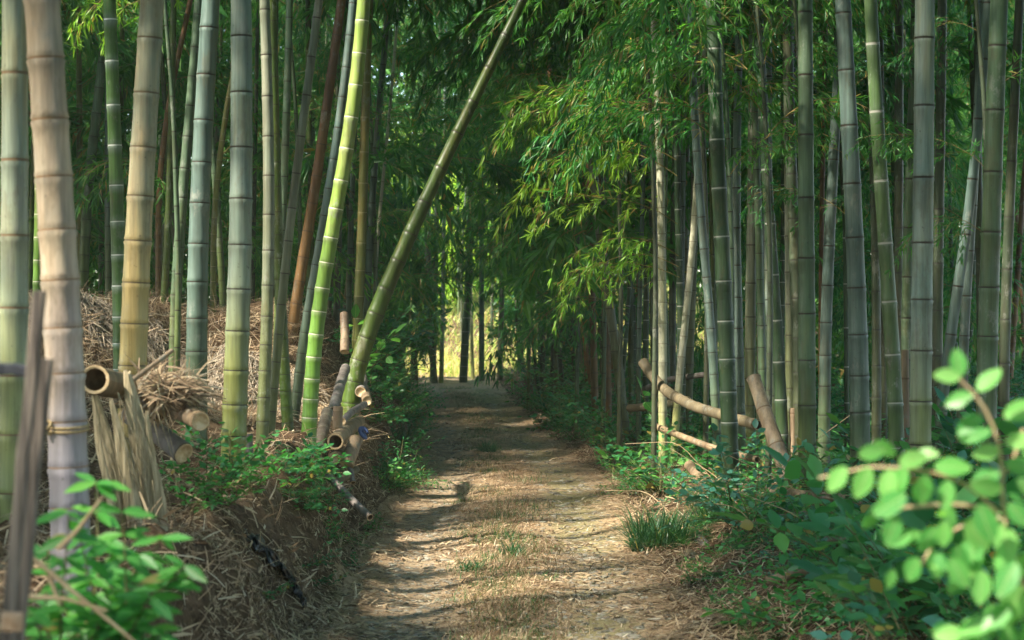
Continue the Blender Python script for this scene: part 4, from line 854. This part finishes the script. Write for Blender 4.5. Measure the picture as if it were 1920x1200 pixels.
# taller dark shrubs where the verges close in
for (px, Y, sc) in ((1010, 30, 1.5), (1040, 27, 1.5), (990, 31, 1.2), (1075, 25, 1.4), (1100, 23, 1.3), (1060, 22, 1.0), (1120, 20.5, 1.3), (1150, 19, 1.2), (1010, 25.5, .9), (968, 33, .9), (1130, 24, 1.8)):
    shrub(px, 0, Y, 'tall', sc, 'tall dark leaved shrub where the verge meets the crowded dim stems', 'tall dark shrubs along the far verge')
for (px, Y, sc) in ((728, 29, 1.8), (712, 26, 1.7), (735, 24, 1.2), (695, 23, 1.8), (722, 21, 1.2), (700, 19, 1.3), (690, 20, 1.8), (730, 33, 1.7), (700, 17, 1.1), (710, 31, 2.2), (690, 27, 2.4)):
    shrub(px, 0, Y, 'tall', sc, 'tall dark leaved shrub on the bank side beyond the leaning olive bamboo', 'tall dark shrubs along the far bank')
# bank side
for k in range(34):
    Y = float(ysamp(1, 14.6, 30)[0]); X = float(xl(Y)) - .02 - abs(rng.normal(0, .28)) * (1 if Y > 15 else .4); z = float(H(X, Y)) - .02
    kd = random.choice(['low', 'fern', 'tall', 'tall']); a, b = random.choice(SH[kd]); root = tag(empty('shrub', (X, Y, z)), 'leafy green plant at the foot of the bank beyond the log heap', 'shrub', G3)
    root.rotation_euler = (0, 0, rng.uniform(0, 6.28)); root.scale = (rng.uniform(.55, 1.0),) * 3; link('stems', a, root); link('foliage', b, root)
for (px, py, kd, sc) in ((560, 890, 'low', .8), (600, 950, 'low', .45), (530, 880, 'low', .7), (440, 905, 'fresh', .8), (400, 930, 'fresh', .7), (475, 925, 'fresh', .6), (610, 1010, 'low', .4), (575, 1060, 'low', .4), (575, 960, 'low', .6), (545, 915, 'low', .7), (420, 960, 'fresh', .5),
                            (690, 990, 'low', .35), (470, 760, 'low', .6), (640, 1020, 'fern', .4), (600, 1100, 'low', .35), (365, 960, 'fresh', .5), (560, 930, 'fern', .4), (660, 1060, 'low', .25), (500, 1120, 'low', .3)):
    shrub(px, py, hit(px, py), kd, sc, 'small leafy plant rooted on the slope of the bank', G2)
shrub(1385, 900, 11.5, 'blue', 1.0, 'bluish leaved shrub before the deep green bamboo'); shrub(1420, 960, 10.8, 'blue', .9, 'bluish leaved shrub below the leaning tan pole'); shrub(1330, 880, 12.4, 'blue', .8, 'bluish leaved shrub crossing the slim blue grey bamboo')
shrub(1195, 900, 14.6, 'lime', 1.1, 'bright lime leaved plant at the foot of the cream white bamboo'); shrub(1175, 790, 17.2, 'lime', .8, 'bright leaved plant at the foot of the pale grey leaning bamboo')
shrub(735, 880, 14.6, 'lime', .6, 'small lime leaved plant at the foot of the bank by the log heap'); shrub(660, 620, 17, 'lime', 1.5, 'climbing plant with fresh leaves beside the olive yellow bamboo'); shrub(1265, 760, 16.4, 'lime', 1.4, 'tall fresh leaved plant between the two sunlit bamboos')
shrub(1480, 1080, 8.2, 'low', 1.2, 'wide low shrub spreading from the undergrowth to the track'); shrub(1560, 1000, 8.8, 'tall', .9, 'tall leafy shrub rising below the smooth green bamboo')

def tussock(px, py, h, n, label, seed, spread=.10):
    r = np.random.default_rng(seed); Y = CAM_H * FPX / (py - HOR); X = (px - 960) / FPX * Y; z = float(H(X, Y)); a = Acc()
    an = r.uniform(0, 6.28, n); s = r.uniform(.15, 1.0, n); D = np.stack([np.cos(an) * s, np.sin(an) * s, 1.15 - s * .6], -1)
    rr = np.sqrt(r.uniform(0, 1, n)) * spread; a2 = r.uniform(0, 6.28, n)
    scatter(a, np.stack([X + np.cos(a2) * rr, Y + np.sin(a2) * rr, np.full(n, z - .02)], -1), D, np.tile((0, 0, 1.), (n, 1)) + .01, r.uniform(.6, 1.15, n) * h, r.uniform(.005, .009, n), T_GRASS, 0)
    tag(link('grass_tussock', a.mesh('grass_tussock', [LF['grass']], False, origin=(X, Y, z)), None, (X, Y, z)), label, 'grass tussock')
tussock(1235, 1030, .34, 700, 'large dark tussock of strappy grass on the verge', 1, .16); tussock(1330, 1010, .28, 350, 'smaller dark tussock of strappy grass beside the large one', 2)
tussock(915, 850, .14, 220, 'small tuft of grass in the middle of the track, the farther one', 3, .07); tussock(960, 1045, .12, 160, 'small dark tuft in the middle of the track, the nearer one', 4, .06)
tussock(885, 1070, .10, 120, 'thin tuft of grass beside the nearer dark tuft', 5, .06); tussock(745, 870, .25, 350, 'grassy tussock at the foot of the bank', 6, .12)

# ------------------------------------------------------------------ cut and fallen bamboo
lg = lambda *a, **k: log(*a, **k)
HG = 'log heap'
def P2(a): return [P(*q) for q in a]
lg('bamboo_log', P2([(587, 905, 12.2), (600, 840, 12.4), (607, 800, 12.6), (614, 772, 12.9)]), .040, 'deadstripe', 'banded tan and grey bamboo log propped upright against the heap', il=.10, hollow=(True, False))
lg('bamboo_log', P2([(624, 772, 13.0), (636, 728, 13.4), (648, 690, 13.9)]), .038, 'deadgrey', 'lilac grey bamboo log lying up the bank behind the banded one', il=.22)
lg('bamboo_log', P2([(629, 828, 12.2), (648, 808, 12.9), (672, 792, 13.6)]), .052, 'deadtan', 'wide hollow bamboo log facing the track with an open dark end', il=.3)
lg('bamboo_log', P2([(650, 872, 12.25), (658, 850, 12.3), (668, 824, 12.4)]), .046, 'deadtan', 'short orange tan bamboo stump with a mossy top', il=.11, hollow=(False, False))
lg('bamboo_log', P2([(627, 858, 12.1), (645, 850, 12.7), (665, 840, 13.3)]), .036, 'deadtan', 'small broken bamboo log end below the wide hollow one', il=.25, hollow=(False, True))
lg('bamboo_log', P2([(633, 806, 12.6), (633, 785, 12.6), (634, 762, 12.6)]), .034, 'deadtan', 'short upright pale bamboo stub on top of the heap', il=.12)
lg('bamboo_log', P2([(642, 790, 12.8), (660, 772, 13.1), (684, 758, 13.5)]), .025, 'deadgrey', 'thin grey bamboo log lying across the top of the heap', il=.16, hollow=(False, False))
lg('bamboo_log', P2([(612, 888, 11.8), (650, 928, 11.5), (694, 970, 11.3)]), .024, 'deadgrey', 'long split grey bamboo lying down from the heap to the track', il=.3)
lg('bamboo_log', P2([(676, 735, 14.2), (680, 712, 14.6), (672, 690, 15.2)]), .040, 'deadgrey', 'grey bamboo log on the bank just behind the leaning olive stem', il=.2, hollow=(False, False))
lg('bamboo_log', P2([(688, 752, 14.0), (684, 732, 14.5), (676, 716, 15)]), .036, 'deadtan', 'dark ended bamboo log behind the heap, lowest beside the leaves', il=.2, hollow=(False, False))
lg('bamboo_log', P2([(646, 660, 15.4), (647, 625, 15.5), (645, 588, 15.6)]), .037, 'deadtan', 'upright ringed tan stump at the corner of the straw terrace', il=.10, hollow=(False, False))
lg('bamboo_log', P2([(662, 905, 12.2), (655, 868, 12.3), (650, 850, 12.5)]), .018, 'deadgrey', 'narrow peeling grey bamboo hanging under the orange tan stump', il=.2)
lg('bamboo_log', P2([(600, 905, 11.9), (640, 900, 12.0), (668, 880, 12.5)]), .026, 'deadmoss', 'dark weathered bamboo underneath the heap', il=.3)
lg('bamboo_stump', P2([(464, 872, 10.4), (464, 845, 10.4), (464, 812, 10.4)]), .032, 'deadgrey', 'short grey cut stump beside the pale blue green bamboo', 'stump', il=.2, hollow=(False, True))
lg('bamboo_log', P2([(510, 838, 12.6), (545, 834, 12.7), (578, 838, 12.8)]), .018, 'deadtan', 'thin tan bamboo lying flat behind the slim grey stems', il=.25)
# near heap on the bank
lg('bamboo_log', P2([(178, 712, 7.3), (215, 722, 7.8), (262, 730, 8.5)]), .056, 'deadtan', 'wide hollow tan log end poking out beside the lilac footed bamboo', il=.3)
lg('bamboo_log', P2([(376, 790, 7.6), (330, 768, 7.9), (268, 742, 8.3)]), .038, 'deadtan', 'tan log with a pale round cut end pointing at the track', il=.3, hollow=(False, True))
lg('bamboo_log', P2([(372, 745, 8.2), (340, 738, 8.3), (280, 722, 8.6)]), .031, 'deadgrey', 'short grey white hollow log on top of the near heap', il=.3)
lg('bamboo_log', P2([(345, 850, 8.0), (300, 815, 8.1), (240, 775, 8.2)]), .046, 'deadgrey', 'grey brown log lying lowest in the near heap', il=.3, hollow=(False, False))
lg('stick', P2([(236, 722, 7.6), (280, 690, 7.6), (323, 657, 7.7)]), .010, 'deadtan', 'thin orange stick jutting up from the near heap', 'stick', il=.5, hollow=(False, False))
lg('bamboo_log', P2([(300, 780, 7.9), (262, 760, 8.0), (215, 752, 8.1)]), .028, 'deadmoss', 'mossy log tucked behind the bleached stump', il=.3)
# level side rails
lg('bamboo_rail', P2([(1205, 678, 15.3), (1222, 705, 15.2), (1250, 735, 15), (1300, 762, 14.2), (1360, 780, 13.8), (1422, 797, 13.4)]), .041, 'deadmoss', 'curved grey brown bamboo rail running behind the deep green bamboo', 'rail', il=.16)
lg('bamboo_rail', P2([(1292, 872, 13.4), (1318, 905, 13.0), (1355, 925, 12.8), (1440, 925, 12.6)]), .035, 'deadtan', 'lower bamboo rail with rings, bent near the slim blue grey bamboo', 'rail', il=.10)
lg('bamboo_rail', P2([(1440, 920, 12.0), (1500, 928, 11.6), (1580, 935, 11.2), (1650, 955, 11)]), .032, 'deadtan', 'lower bamboo rail below the smooth green bamboo', 'rail', il=.28)
lg('bamboo_rail', P2([(1180, 765, 16.8), (1230, 762, 16.4), (1290, 750, 16)]), .035, 'deadmoss', 'mossy bamboo rail lying behind the sunlit pair', 'rail', il=.25)
lg('bamboo_log', P2([(1480, 905, 12.2), (1462, 850, 12.3), (1440, 790, 12.4), (1413, 708, 12.6)]), .052, 'deadtan', 'leaning tan pole with dark rings, cut off beside the grey stems', il=.26, r1=.046, hollow=(False, False))
lg('bamboo_log', P2([(1312, 1012, 11.4), (1340, 1045, 11.0), (1372, 1082, 10.6)]), .034, 'deadgrey', 'pale broken bamboo log lying below the tussock', il=.3)
lg('bamboo_log', P2([(1290, 1040, 11.0), (1330, 1062, 10.7), (1352, 1070, 10.5)]), .034, 'deadmoss', 'dark rotten log beside the pale broken one', il=.3)
lg('bamboo_log', P2([(1490, 1018, 10), (1560, 1014, 9.8), (1650, 1024, 9.6)]), .030, 'deadmoss', 'mossy log lying level in the undergrowth below the smooth green bamboo', il=.3)
lg('bamboo_log', P2([(1740, 1145, 8.2), (1800, 1160, 8.1), (1900, 1168, 8)]), .045, 'deadtan', 'fallen tan log low in the undergrowth under the fresh leaves', il=.3)
lg('bamboo_stump', P2([(1698, 900, 13.2), (1698, 780, 13.2), (1697, 656, 13.2)]), .028, 'deadtan', 'tall cut tan stump between the fresh green and the bluish grey bamboos', 'stump', il=.35, hollow=(False, True))
lg('bamboo_stump', P2([(1488, 905, 14), (1487, 840, 14), (1487, 765, 14)]), .028, 'deadtan', 'cut brown stump behind the leaning tan pole', 'stump', il=.25, hollow=(False, True))

lg('bamboo_log', P2([(1230, 800, 15.2), (1330, 838, 13.8), (1420, 862, 13.0)]), .026, 'deadtan', 'long thin pale pole lying low from the cream white bamboo to the leaning tan pole', il=.24)
lg('bamboo_log', P2([(1390, 985, 11.4), (1500, 965, 11.0), (1640, 985, 10.6)]), .024, 'deadgrey', 'long thin grey pole lying through the undergrowth under the lower rail', il=.26)
lg('bamboo_log', P2([(1440, 1090, 9.2), (1540, 1062, 9.0), (1690, 1076, 8.8)]), .024, 'deadtan', 'long thin tan pole lying in the undergrowth nearest the fresh leaves', il=.26)
lg('bamboo_log', P2([(1195, 735, 17.6), (1250, 712, 17.0), (1340, 700, 16.4)]), .026, 'deadgrey', 'thin grey pole slanting behind the sunlit pair', il=.24)
# ------------------------------------------------------------------ bleached stump with folded sheaths
def bleached():
    Y = 7.4; base = P(245, 1230, Y); a = Acc(); r = np.random.default_rng(3); n, q = 40, 36
    def sheath(pts, d, ph):
        path = smooth_path([P(x, y, Y + d) for x, y, _ in pts], n); t = np.linspace(0, 1, n)
        hw = np.interp(t, np.linspace(0, 1, len(pts)), [p_[2] for p_ in pts]) / FPX * Y / 2; th = np.arange(q + 1) / q * 2 * math.pi; V = []
        for i in range(n):
            k = 1 + .11 * np.abs(np.sin(th * 3 + ph + 2.2 * t[i])) + .06 * np.sin(th * 8 - ph + 5 * t[i]) + .05 * math.sin(t[i] * 14 + ph)
            V.append(np.stack([path[i, 0] + hw[i] * k * np.cos(th), path[i, 1] + hw[i] * .6 * k * np.sin(th), path[i, 2] + .012 * np.sin(th * 3 + ph)], -1))
        V = np.array(V).reshape(-1, 3); w_ = q + 1; i = np.arange(n - 1)[:, None] * w_; j = np.arange(q)[None]
        a.add(V, np.stack([i + j, i + w_ + j, i + w_ + j + 1, i + j + 1], -1).reshape(-1, 4)); a.add(np.vstack([V[-w_:], V[-w_:].mean(0)[None]]), [(k, k + 1, w_) for k in range(q)])
    sheath([(318, 1240, 50), (298, 1080, 54), (281, 920, 50), (258, 800, 46), (243, 730, 38), (238, 700, 12)], 0, 0)
    sheath([(272, 1240, 46), (246, 1080, 48), (222, 930, 46), (197, 830, 42), (182, 765, 34), (176, 738, 8)], -.05, 2)
    sheath([(290, 1200, 34), (262, 1020, 38), (240, 900, 34), (220, 800, 26), (208, 752, 8)], -.09, 4)
    sheath([(330, 1230, 24), (312, 1080, 26), (297, 960, 22), (284, 850, 16), (275, 775, 5)], -.02, 1)
    sheath([(250, 1230, 22), (226, 1060, 24), (206, 930, 20), (190, 850, 14), (183, 800, 4)], -.10, 5)
    for k in range(40):
        x0, y0 = r.uniform(175, 300), r.uniform(720, 900); tube(a, smooth_path([P(x0, y0, Y - .06), P(x0 + r.uniform(5, 35), y0 + 70, Y - .12), P(x0 + r.uniform(10, 50), y0 + r.uniform(110, 190), Y - .09)], 8), np.linspace(.0018, .0008, 8), 4)
    tag(link('bleached_stump', a.mesh('bleached_stump', [MT['stump']], origin=base), None, tuple(base)), 'bleached stump wrapped in pale folded sheaths below the golden bamboo', 'stump')
bleached()
# twine around the tan culm
a = Acc(); c = P(127, 800, 5.8); th = np.linspace(0, 2 * math.pi, 30)
for dz in (-.008, .004): tube(a, np.stack([c[0] + .061 * np.cos(th), c[1] + .061 * np.sin(th), c[2] + dz + .006 * np.sin(th)], -1), .0045, 6)
th = np.linspace(0, 14, 60); tube(a, np.stack([c[0] - .055 + .018 * np.cos(th), c[1] - .05 + .014 * np.sin(th * 1.3), c[2] + .02 * np.sin(th * .7)], -1), .005, 6)
tag(link('rope', a.mesh('rope', [MT['rope']], origin=c), None, tuple(c)), 'knotted tan rope tied around the tan bamboo', 'rope')
# straw heap beside the logs
a = Acc(); n = 1100; r = np.random.default_rng(9); c = np.array([P(305 + r.normal(0, 26), 730 + r.normal(0, 13), 7.9 + r.normal(0, .12)) for _ in range(n)])
scatter(a, c, r.normal(0, 1, (n, 3)) * (1, .6, .45) + (.6, 0, -.2), np.tile((0, -.6, 1.), (n, 1)) + r.normal(0, .3, (n, 3)), r.uniform(.06, .17, n), r.uniform(.004, .012, n), T_STRAW, 0)
tag(link('straw_heap', a.mesh('straw_heap', [MT['straw']], False)), 'heap of loose straw on top of the near logs', 'straw', kind='stuff')
# black plastic sheet
a = Acc(); nu, nv = 46, 12; r = np.random.default_rng(4); rows = []
for i in range(nu):
    t = i / (nu - 1); px = np.interp(t, [0, .35, .7, 1], [470, 512, 548, 572]); py = np.interp(t, [0, .35, .7, 1], [1010, 1040, 1085, 1130]); wd = np.interp(t, [0, .3, .6, 1], [18, 40, 30, 10])
    for j in range(nv):
        q = j / (nv - 1) - .5; Y = hit(px, py) - .02; X = (px + q * wd * .9 - 960) / FPX * Y; z = CAM_H - (py + q * wd * 1.2 - 6 - HOR) / FPX * Y
        rows.append((X, Y - .06 + .03 * math.sin(q * 17 + t * 9) + .025 * math.sin(t * 30 + q * 8), z + .02 * math.sin(t * 23 + q * 11)))
nv_ = nv; i = np.arange(nu - 1)[:, None] * nv_; j = np.arange(nv_ - 1)[None]
a.add(np.array(rows), np.stack([i + j, i + j + 1, i + nv_ + j + 1, i + nv_ + j], -1).reshape(-1, 4))
o = link('plastic_sheet', a.mesh('plastic_sheet', [MT['black']])); tag(o, 'crumpled black plastic sheet caught on the bank slope', 'plastic sheet'); md = o.modifiers.new('s', 'SOLIDIFY'); md.thickness = .004
a = Acc(); c = P(681, 812, 13.0); th = np.linspace(0, 9, 40); tube(a, np.stack([c[0] + .028 * np.cos(th) * np.linspace(1, .5, 40), c[1] + .02 * np.sin(th), c[2] + .035 * np.sin(th * .8)], -1), .012, 6)
tag(link('plastic_scrap', a.mesh('plastic_scrap', [MT['blue']], origin=c), None, tuple(c)), 'crumpled scrap of blue plastic wedged in the log heap', 'scrap')

# ------------------------------------------------------------------ wooden posts close by
def beam(p0, p1, wx, wy, mat, seg=10, seed=0, twist=0.0):
    a = Acc(); p0, p1 = np.array(p0), np.array(p1); T = norm(p1 - p0); ref = np.array((0, 1., 0)); A = norm(np.cross(T, ref)); Bv = np.cross(T, A); r = np.random.default_rng(seed); bev = .12
    prof = [(-.5, -.5 + bev), (-.5 + bev, -.5), (.5 - bev, -.5), (.5, -.5 + bev), (.5, .5 - bev), (.5 - bev, .5), (-.5 + bev, .5), (-.5, .5 - bev)]
    V = []
    for i in range(seg + 1):
        c = p0 + (p1 - p0) * i / seg + r.normal(0, .0012, 3); s = 1 + r.normal(0, .015)
        for u, v in prof: V.append(c + A * u * wx * s + Bv * v * wy * s)
    F = [(i * 8 + k, i * 8 + (k + 1) % 8, (i + 1) * 8 + (k + 1) % 8, (i + 1) * 8 + k) for i in range(seg) for k in range(8)]
    o = a.n; a.add(np.array(V), F); a.f.append((np.array([list(range(8))[::-1], [seg * 8 + k for k in range(8)]]) + o, 0))
    return a
Yf = 3.6; fb = P(20, 1230, Yf); root = tag(empty('wooden_frame', tuple(fb)), 'old grey wooden posts with a dark crossbar, very close and blurred', 'frame')
link('post', beam(P(0, 1330, Yf), P(76, 545, Yf), .022, .024, 0, seed=1).mesh('post', [MT['wood']], False, origin=fb), root)
link('post', beam(P(18, 1330, Yf + .04), P(86, 672, Yf + .04), .026, .024, 0, seed=2).mesh('post', [MT['wood']], False, origin=fb), root)
link('crossbar', beam(P(-60, 690, Yf + .06), P(84, 696, Yf + .06), .022, .036, 0, seed=3).mesh('crossbar', [MT['darkbar']], False, origin=fb), root)
a = beam(P(6, 1165, Yf - .03), P(38, 1166, Yf - .03), .034, .03, 0, seed=4); tube(a, [P(28, 1166, Yf - .046), P(28, 1166, Yf - .05)], .004, 8)
link('peg_block', a.mesh('peg_block', [MT['woodend']], False, origin=fb), root)

# ------------------------------------------------------------------ near plants out of focus
def near_shrub():
    Y = 3.0; z8 = lambda x, y, d=0: P(1400 + x * .5417, 550 + y * .5417, Y + d)
    base = P(1960, 1500, Y + .1); root = tag(empty('leafy_shrub', tuple(base)), 'fresh green shrub with glossy oval leaves, close and blurred beside the outer stems', 'shrub')
    st = Acc(); r = np.random.default_rng(12)
    stems = [[z8(730, 290), z8(790, 340), z8(850, 430), z8(882, 540), z8(888, 680), z8(880, 760), z8(960, 1000), z8(1040, 1300), base],
             [z8(250, 640), z8(430, 600), z8(600, 610), z8(720, 640), z8(800, 690), z8(870, 760)], [z8(440, 760), z8(560, 740), z8(700, 730), z8(860, 740)],
             [z8(590, 960), z8(660, 850), z8(760, 800), z8(880, 780)], [z8(760, 1180), z8(860, 1120), z8(940, 1060), z8(985, 1080)], [z8(885, 640), z8(930, 560), z8(960, 470)]]
    for k, s in enumerate(stems): tube(st, smooth_path(s, 24), np.linspace(.0022, .0055 if k == 0 else .0035, 24), 7)
    link('stem', st.mesh('stem', [MT['tanstem']], origin=base), root)
    L = [(740, 295, 95, 105), (745, 290, 175, 85), (795, 345, 45, 115), (790, 350, 200, 112), (820, 420, 215, 125), (850, 470, 205, 105), (880, 540, 190, 110), (885, 620, 195, 105), (880, 430, 20, 115), (885, 520, 10, 105), (890, 590, -10, 100),
         (350, 595, 235, 125), (430, 595, 245, 115), (380, 560, 10, 110), (500, 600, 260, 125), (520, 590, 15, 120), (620, 620, 265, 120), (640, 600, 0, 130), (700, 640, 260, 115), (560, 690, 215, 120), (530, 740, 190, 115), (525, 760, 250, 100), (600, 640, 280, 105),
         (660, 800, 240, 120), (690, 780, 265, 110), (600, 910, 250, 130), (640, 880, 280, 120), (730, 860, 275, 125), (760, 770, 300, 120), (800, 720, 290, 125), (800, 870, 260, 110), (850, 800, 250, 115), (900, 720, 310, 125), (880, 790, 280, 130), (930, 640, 320, 110),
         (890, 680, 170, 110), (900, 860, 255, 130), (940, 920, 240, 135), (960, 1000, 250, 140), (930, 1080, 215, 140), (860, 1120, 200, 140), (800, 1150, 230, 135), (900, 1130, 280, 130), (960, 1120, 300, 130), (760, 1170, 190, 120), (950, 560, 20, 100), (560, 600, 250, 110),
         (580, 830, 200, 100), (700, 910, 300, 100), (820, 950, 260, 105), (950, 780, 330, 110), (1000, 880, 250, 130), (1000, 1050, 200, 130)]
    a = Acc(); Ps, Ds, Ns, Ls = [], [], [], []
    for (x, y, ang, s) in L:
        an = R(ang); Ps.append(z8(x, y, r.uniform(-.12, .0))); Ds.append((math.cos(an), r.normal(0, .25), math.sin(an))); Ns.append((r.normal(-.25, .3), -1, .55 + r.normal(0, .3))); Ls.append(s * .5417 / FPX * Y * r.uniform(.95, 1.3))
    for k in range(0, len(Ps)):
        if r.uniform() < .6: Ps.append(Ps[k] + r.normal(0, .018, 3) + (0, .06, -.01)); Ds.append(np.array(Ds[k]) + r.normal(0, .5, 3)); Ns.append(np.array(Ns[k]) + r.normal(0, .4, 3)); Ls.append(Ls[k] * r.uniform(.6, 1))
    Ls = np.array(Ls); scatter(a, np.array(Ps), np.array(Ds), np.array(Ns), Ls, Ls * .60, T_BROAD, 0)
    o = link('foliage', a.mesh('foliage', [LF['lime']], origin=base), root); md = o.modifiers.new('s', 'SUBSURF'); md.levels = 1; md.render_levels = 2
near_shrub()
def near_weed():
    Y = 4.0; base = P(150, 1420, Y); root = tag(empty('leafy_weed', tuple(base)), 'bright pointed leaved weed, close and blurred in front of the bleached stump', 'weed'); r = np.random.default_rng(5); st = Acc(); a = Acc()
    tops = [(300, 1010), (230, 960), (130, 960), (345, 1060), (180, 905), (260, 1040), (160, 1080), (90, 1040), (330, 1080), (180, 1060), (280, 1120), (120, 1120), (210, 1140), (60, 1150), (300, 1190), (240, 1180), (150, 1010)]
    Ps, Ds, Ns, Ls = [], [], [], []
    for (x, y) in tops:
        d = r.uniform(-.15, .2); tip = P(x, y, Y + d); pt = smooth_path([base + (r.normal(0, .06), r.normal(0, .06), .1), (base + tip) / 2 + (r.normal(0, .04), 0, .04), tip], 10); tube(st, pt, np.linspace(.004, .0015, 10), 5)
        for k in range(3, 10):
            for sg in (-1, 1, -1, 1):
                Ps.append(pt[k]); Ds.append((sg * r.uniform(.5, 1), r.normal(0, .5), r.uniform(-.6, .35))); Ns.append((r.normal(0, .3), -.6, .8)); Ls.append(r.uniform(.040, .078))
        Ps.append(pt[-1]); Ds.append((r.normal(0, .6), -.3, r.uniform(-.5, .3))); Ns.append((0, -.5, .9)); Ls.append(.085)
    Ls = np.array(Ls); scatter(a, np.array(Ps), np.array(Ds), np.array(Ns), Ls, Ls * .36, T_BROAD, 0)
    link('stem', st.mesh('stem', [MT['stem']], origin=base), root); link('foliage', a.mesh('foliage', [LF['limeweed']], origin=base), root)
LF['limeweed'] = leaf_mat('weed_leaf', (.05, .24, .04), (.08, .31, .045), (.16, .42, .055), trans=.4, rough=.45, rare=.04, vein=.35)
near_weed()
a = Acc(); base = P(250, 1300, 4.3)
for s in ([(60, 1045), (105, 1082), (150, 1120), (200, 1160), (260, 1210)], [(55, 1120), (120, 1122), (200, 1145)], [(108, 1030), (145, 995), (195, 928)], [(92, 1080), (104, 1110), (112, 1135)]):
    tube(a, smooth_path([P(x, y, 3.8) for x, y in s], 16), np.linspace(.0055, .003, 16), 6)
tag(link('dry_twig', a.mesh('dry_twig', [MT['tanstem']], origin=base), None, tuple(base)), 'bare tan twigs arching through the near pointed leaves', 'twig')

# added haze volume that lifts the dark tones of the far stems
hz = M('air'); pv = hz.n('ShaderNodeVolumePrincipled'); pv.inputs['Color'].default_value = (.80, .95, .80, 1); pv.inputs['Density'].default_value = .0013
hz.t.links.new(pv.outputs[0], hz.out.inputs[1])
a = Acc(); V = np.array([(x, y, z) for x in (-60, 60) for y in (-25, 66) for z in (-1.2, 32)]); a.add(V, [(0, 1, 3, 2), (4, 6, 7, 5), (0, 4, 5, 1), (2, 3, 7, 6), (0, 2, 6, 4), (1, 5, 7, 3)])
hzo = tag(link('haze', a.mesh('haze', [hz.m], False)), 'thin added haze that lightens the far stems', 'haze', kind='stuff')

r9 = np.random.default_rng(77)
for k in range(16):
    px = r9.uniform(1180, 1700); Y = float(r9.uniform(9.5, 14)); p = P(px, 0, Y); g = float(H(p[0], Y)); L = r9.uniform(.4, .9); an = r9.uniform(-.6, .9) + (3.14 if k % 2 else 0)
    if p[0] < xr(Y) + .15: continue
    a = Acc(); b0 = np.array((p[0], Y, g)); tube(a, smooth_path([b0, b0 + (math.cos(an) * L * .4, .1, L * .35), b0 + (math.cos(an) * L, .2, L * r9.uniform(.3, .8))], 12), np.linspace(.004, .0015, 12), 5)
    tag(link('dead_twig', a.mesh('dead_twig', [MT['tanstem']], origin=b0), None, tuple(b0)), 'thin bare tan twig sticking out of the undergrowth', 'twig', 'bare twigs in the undergrowth')
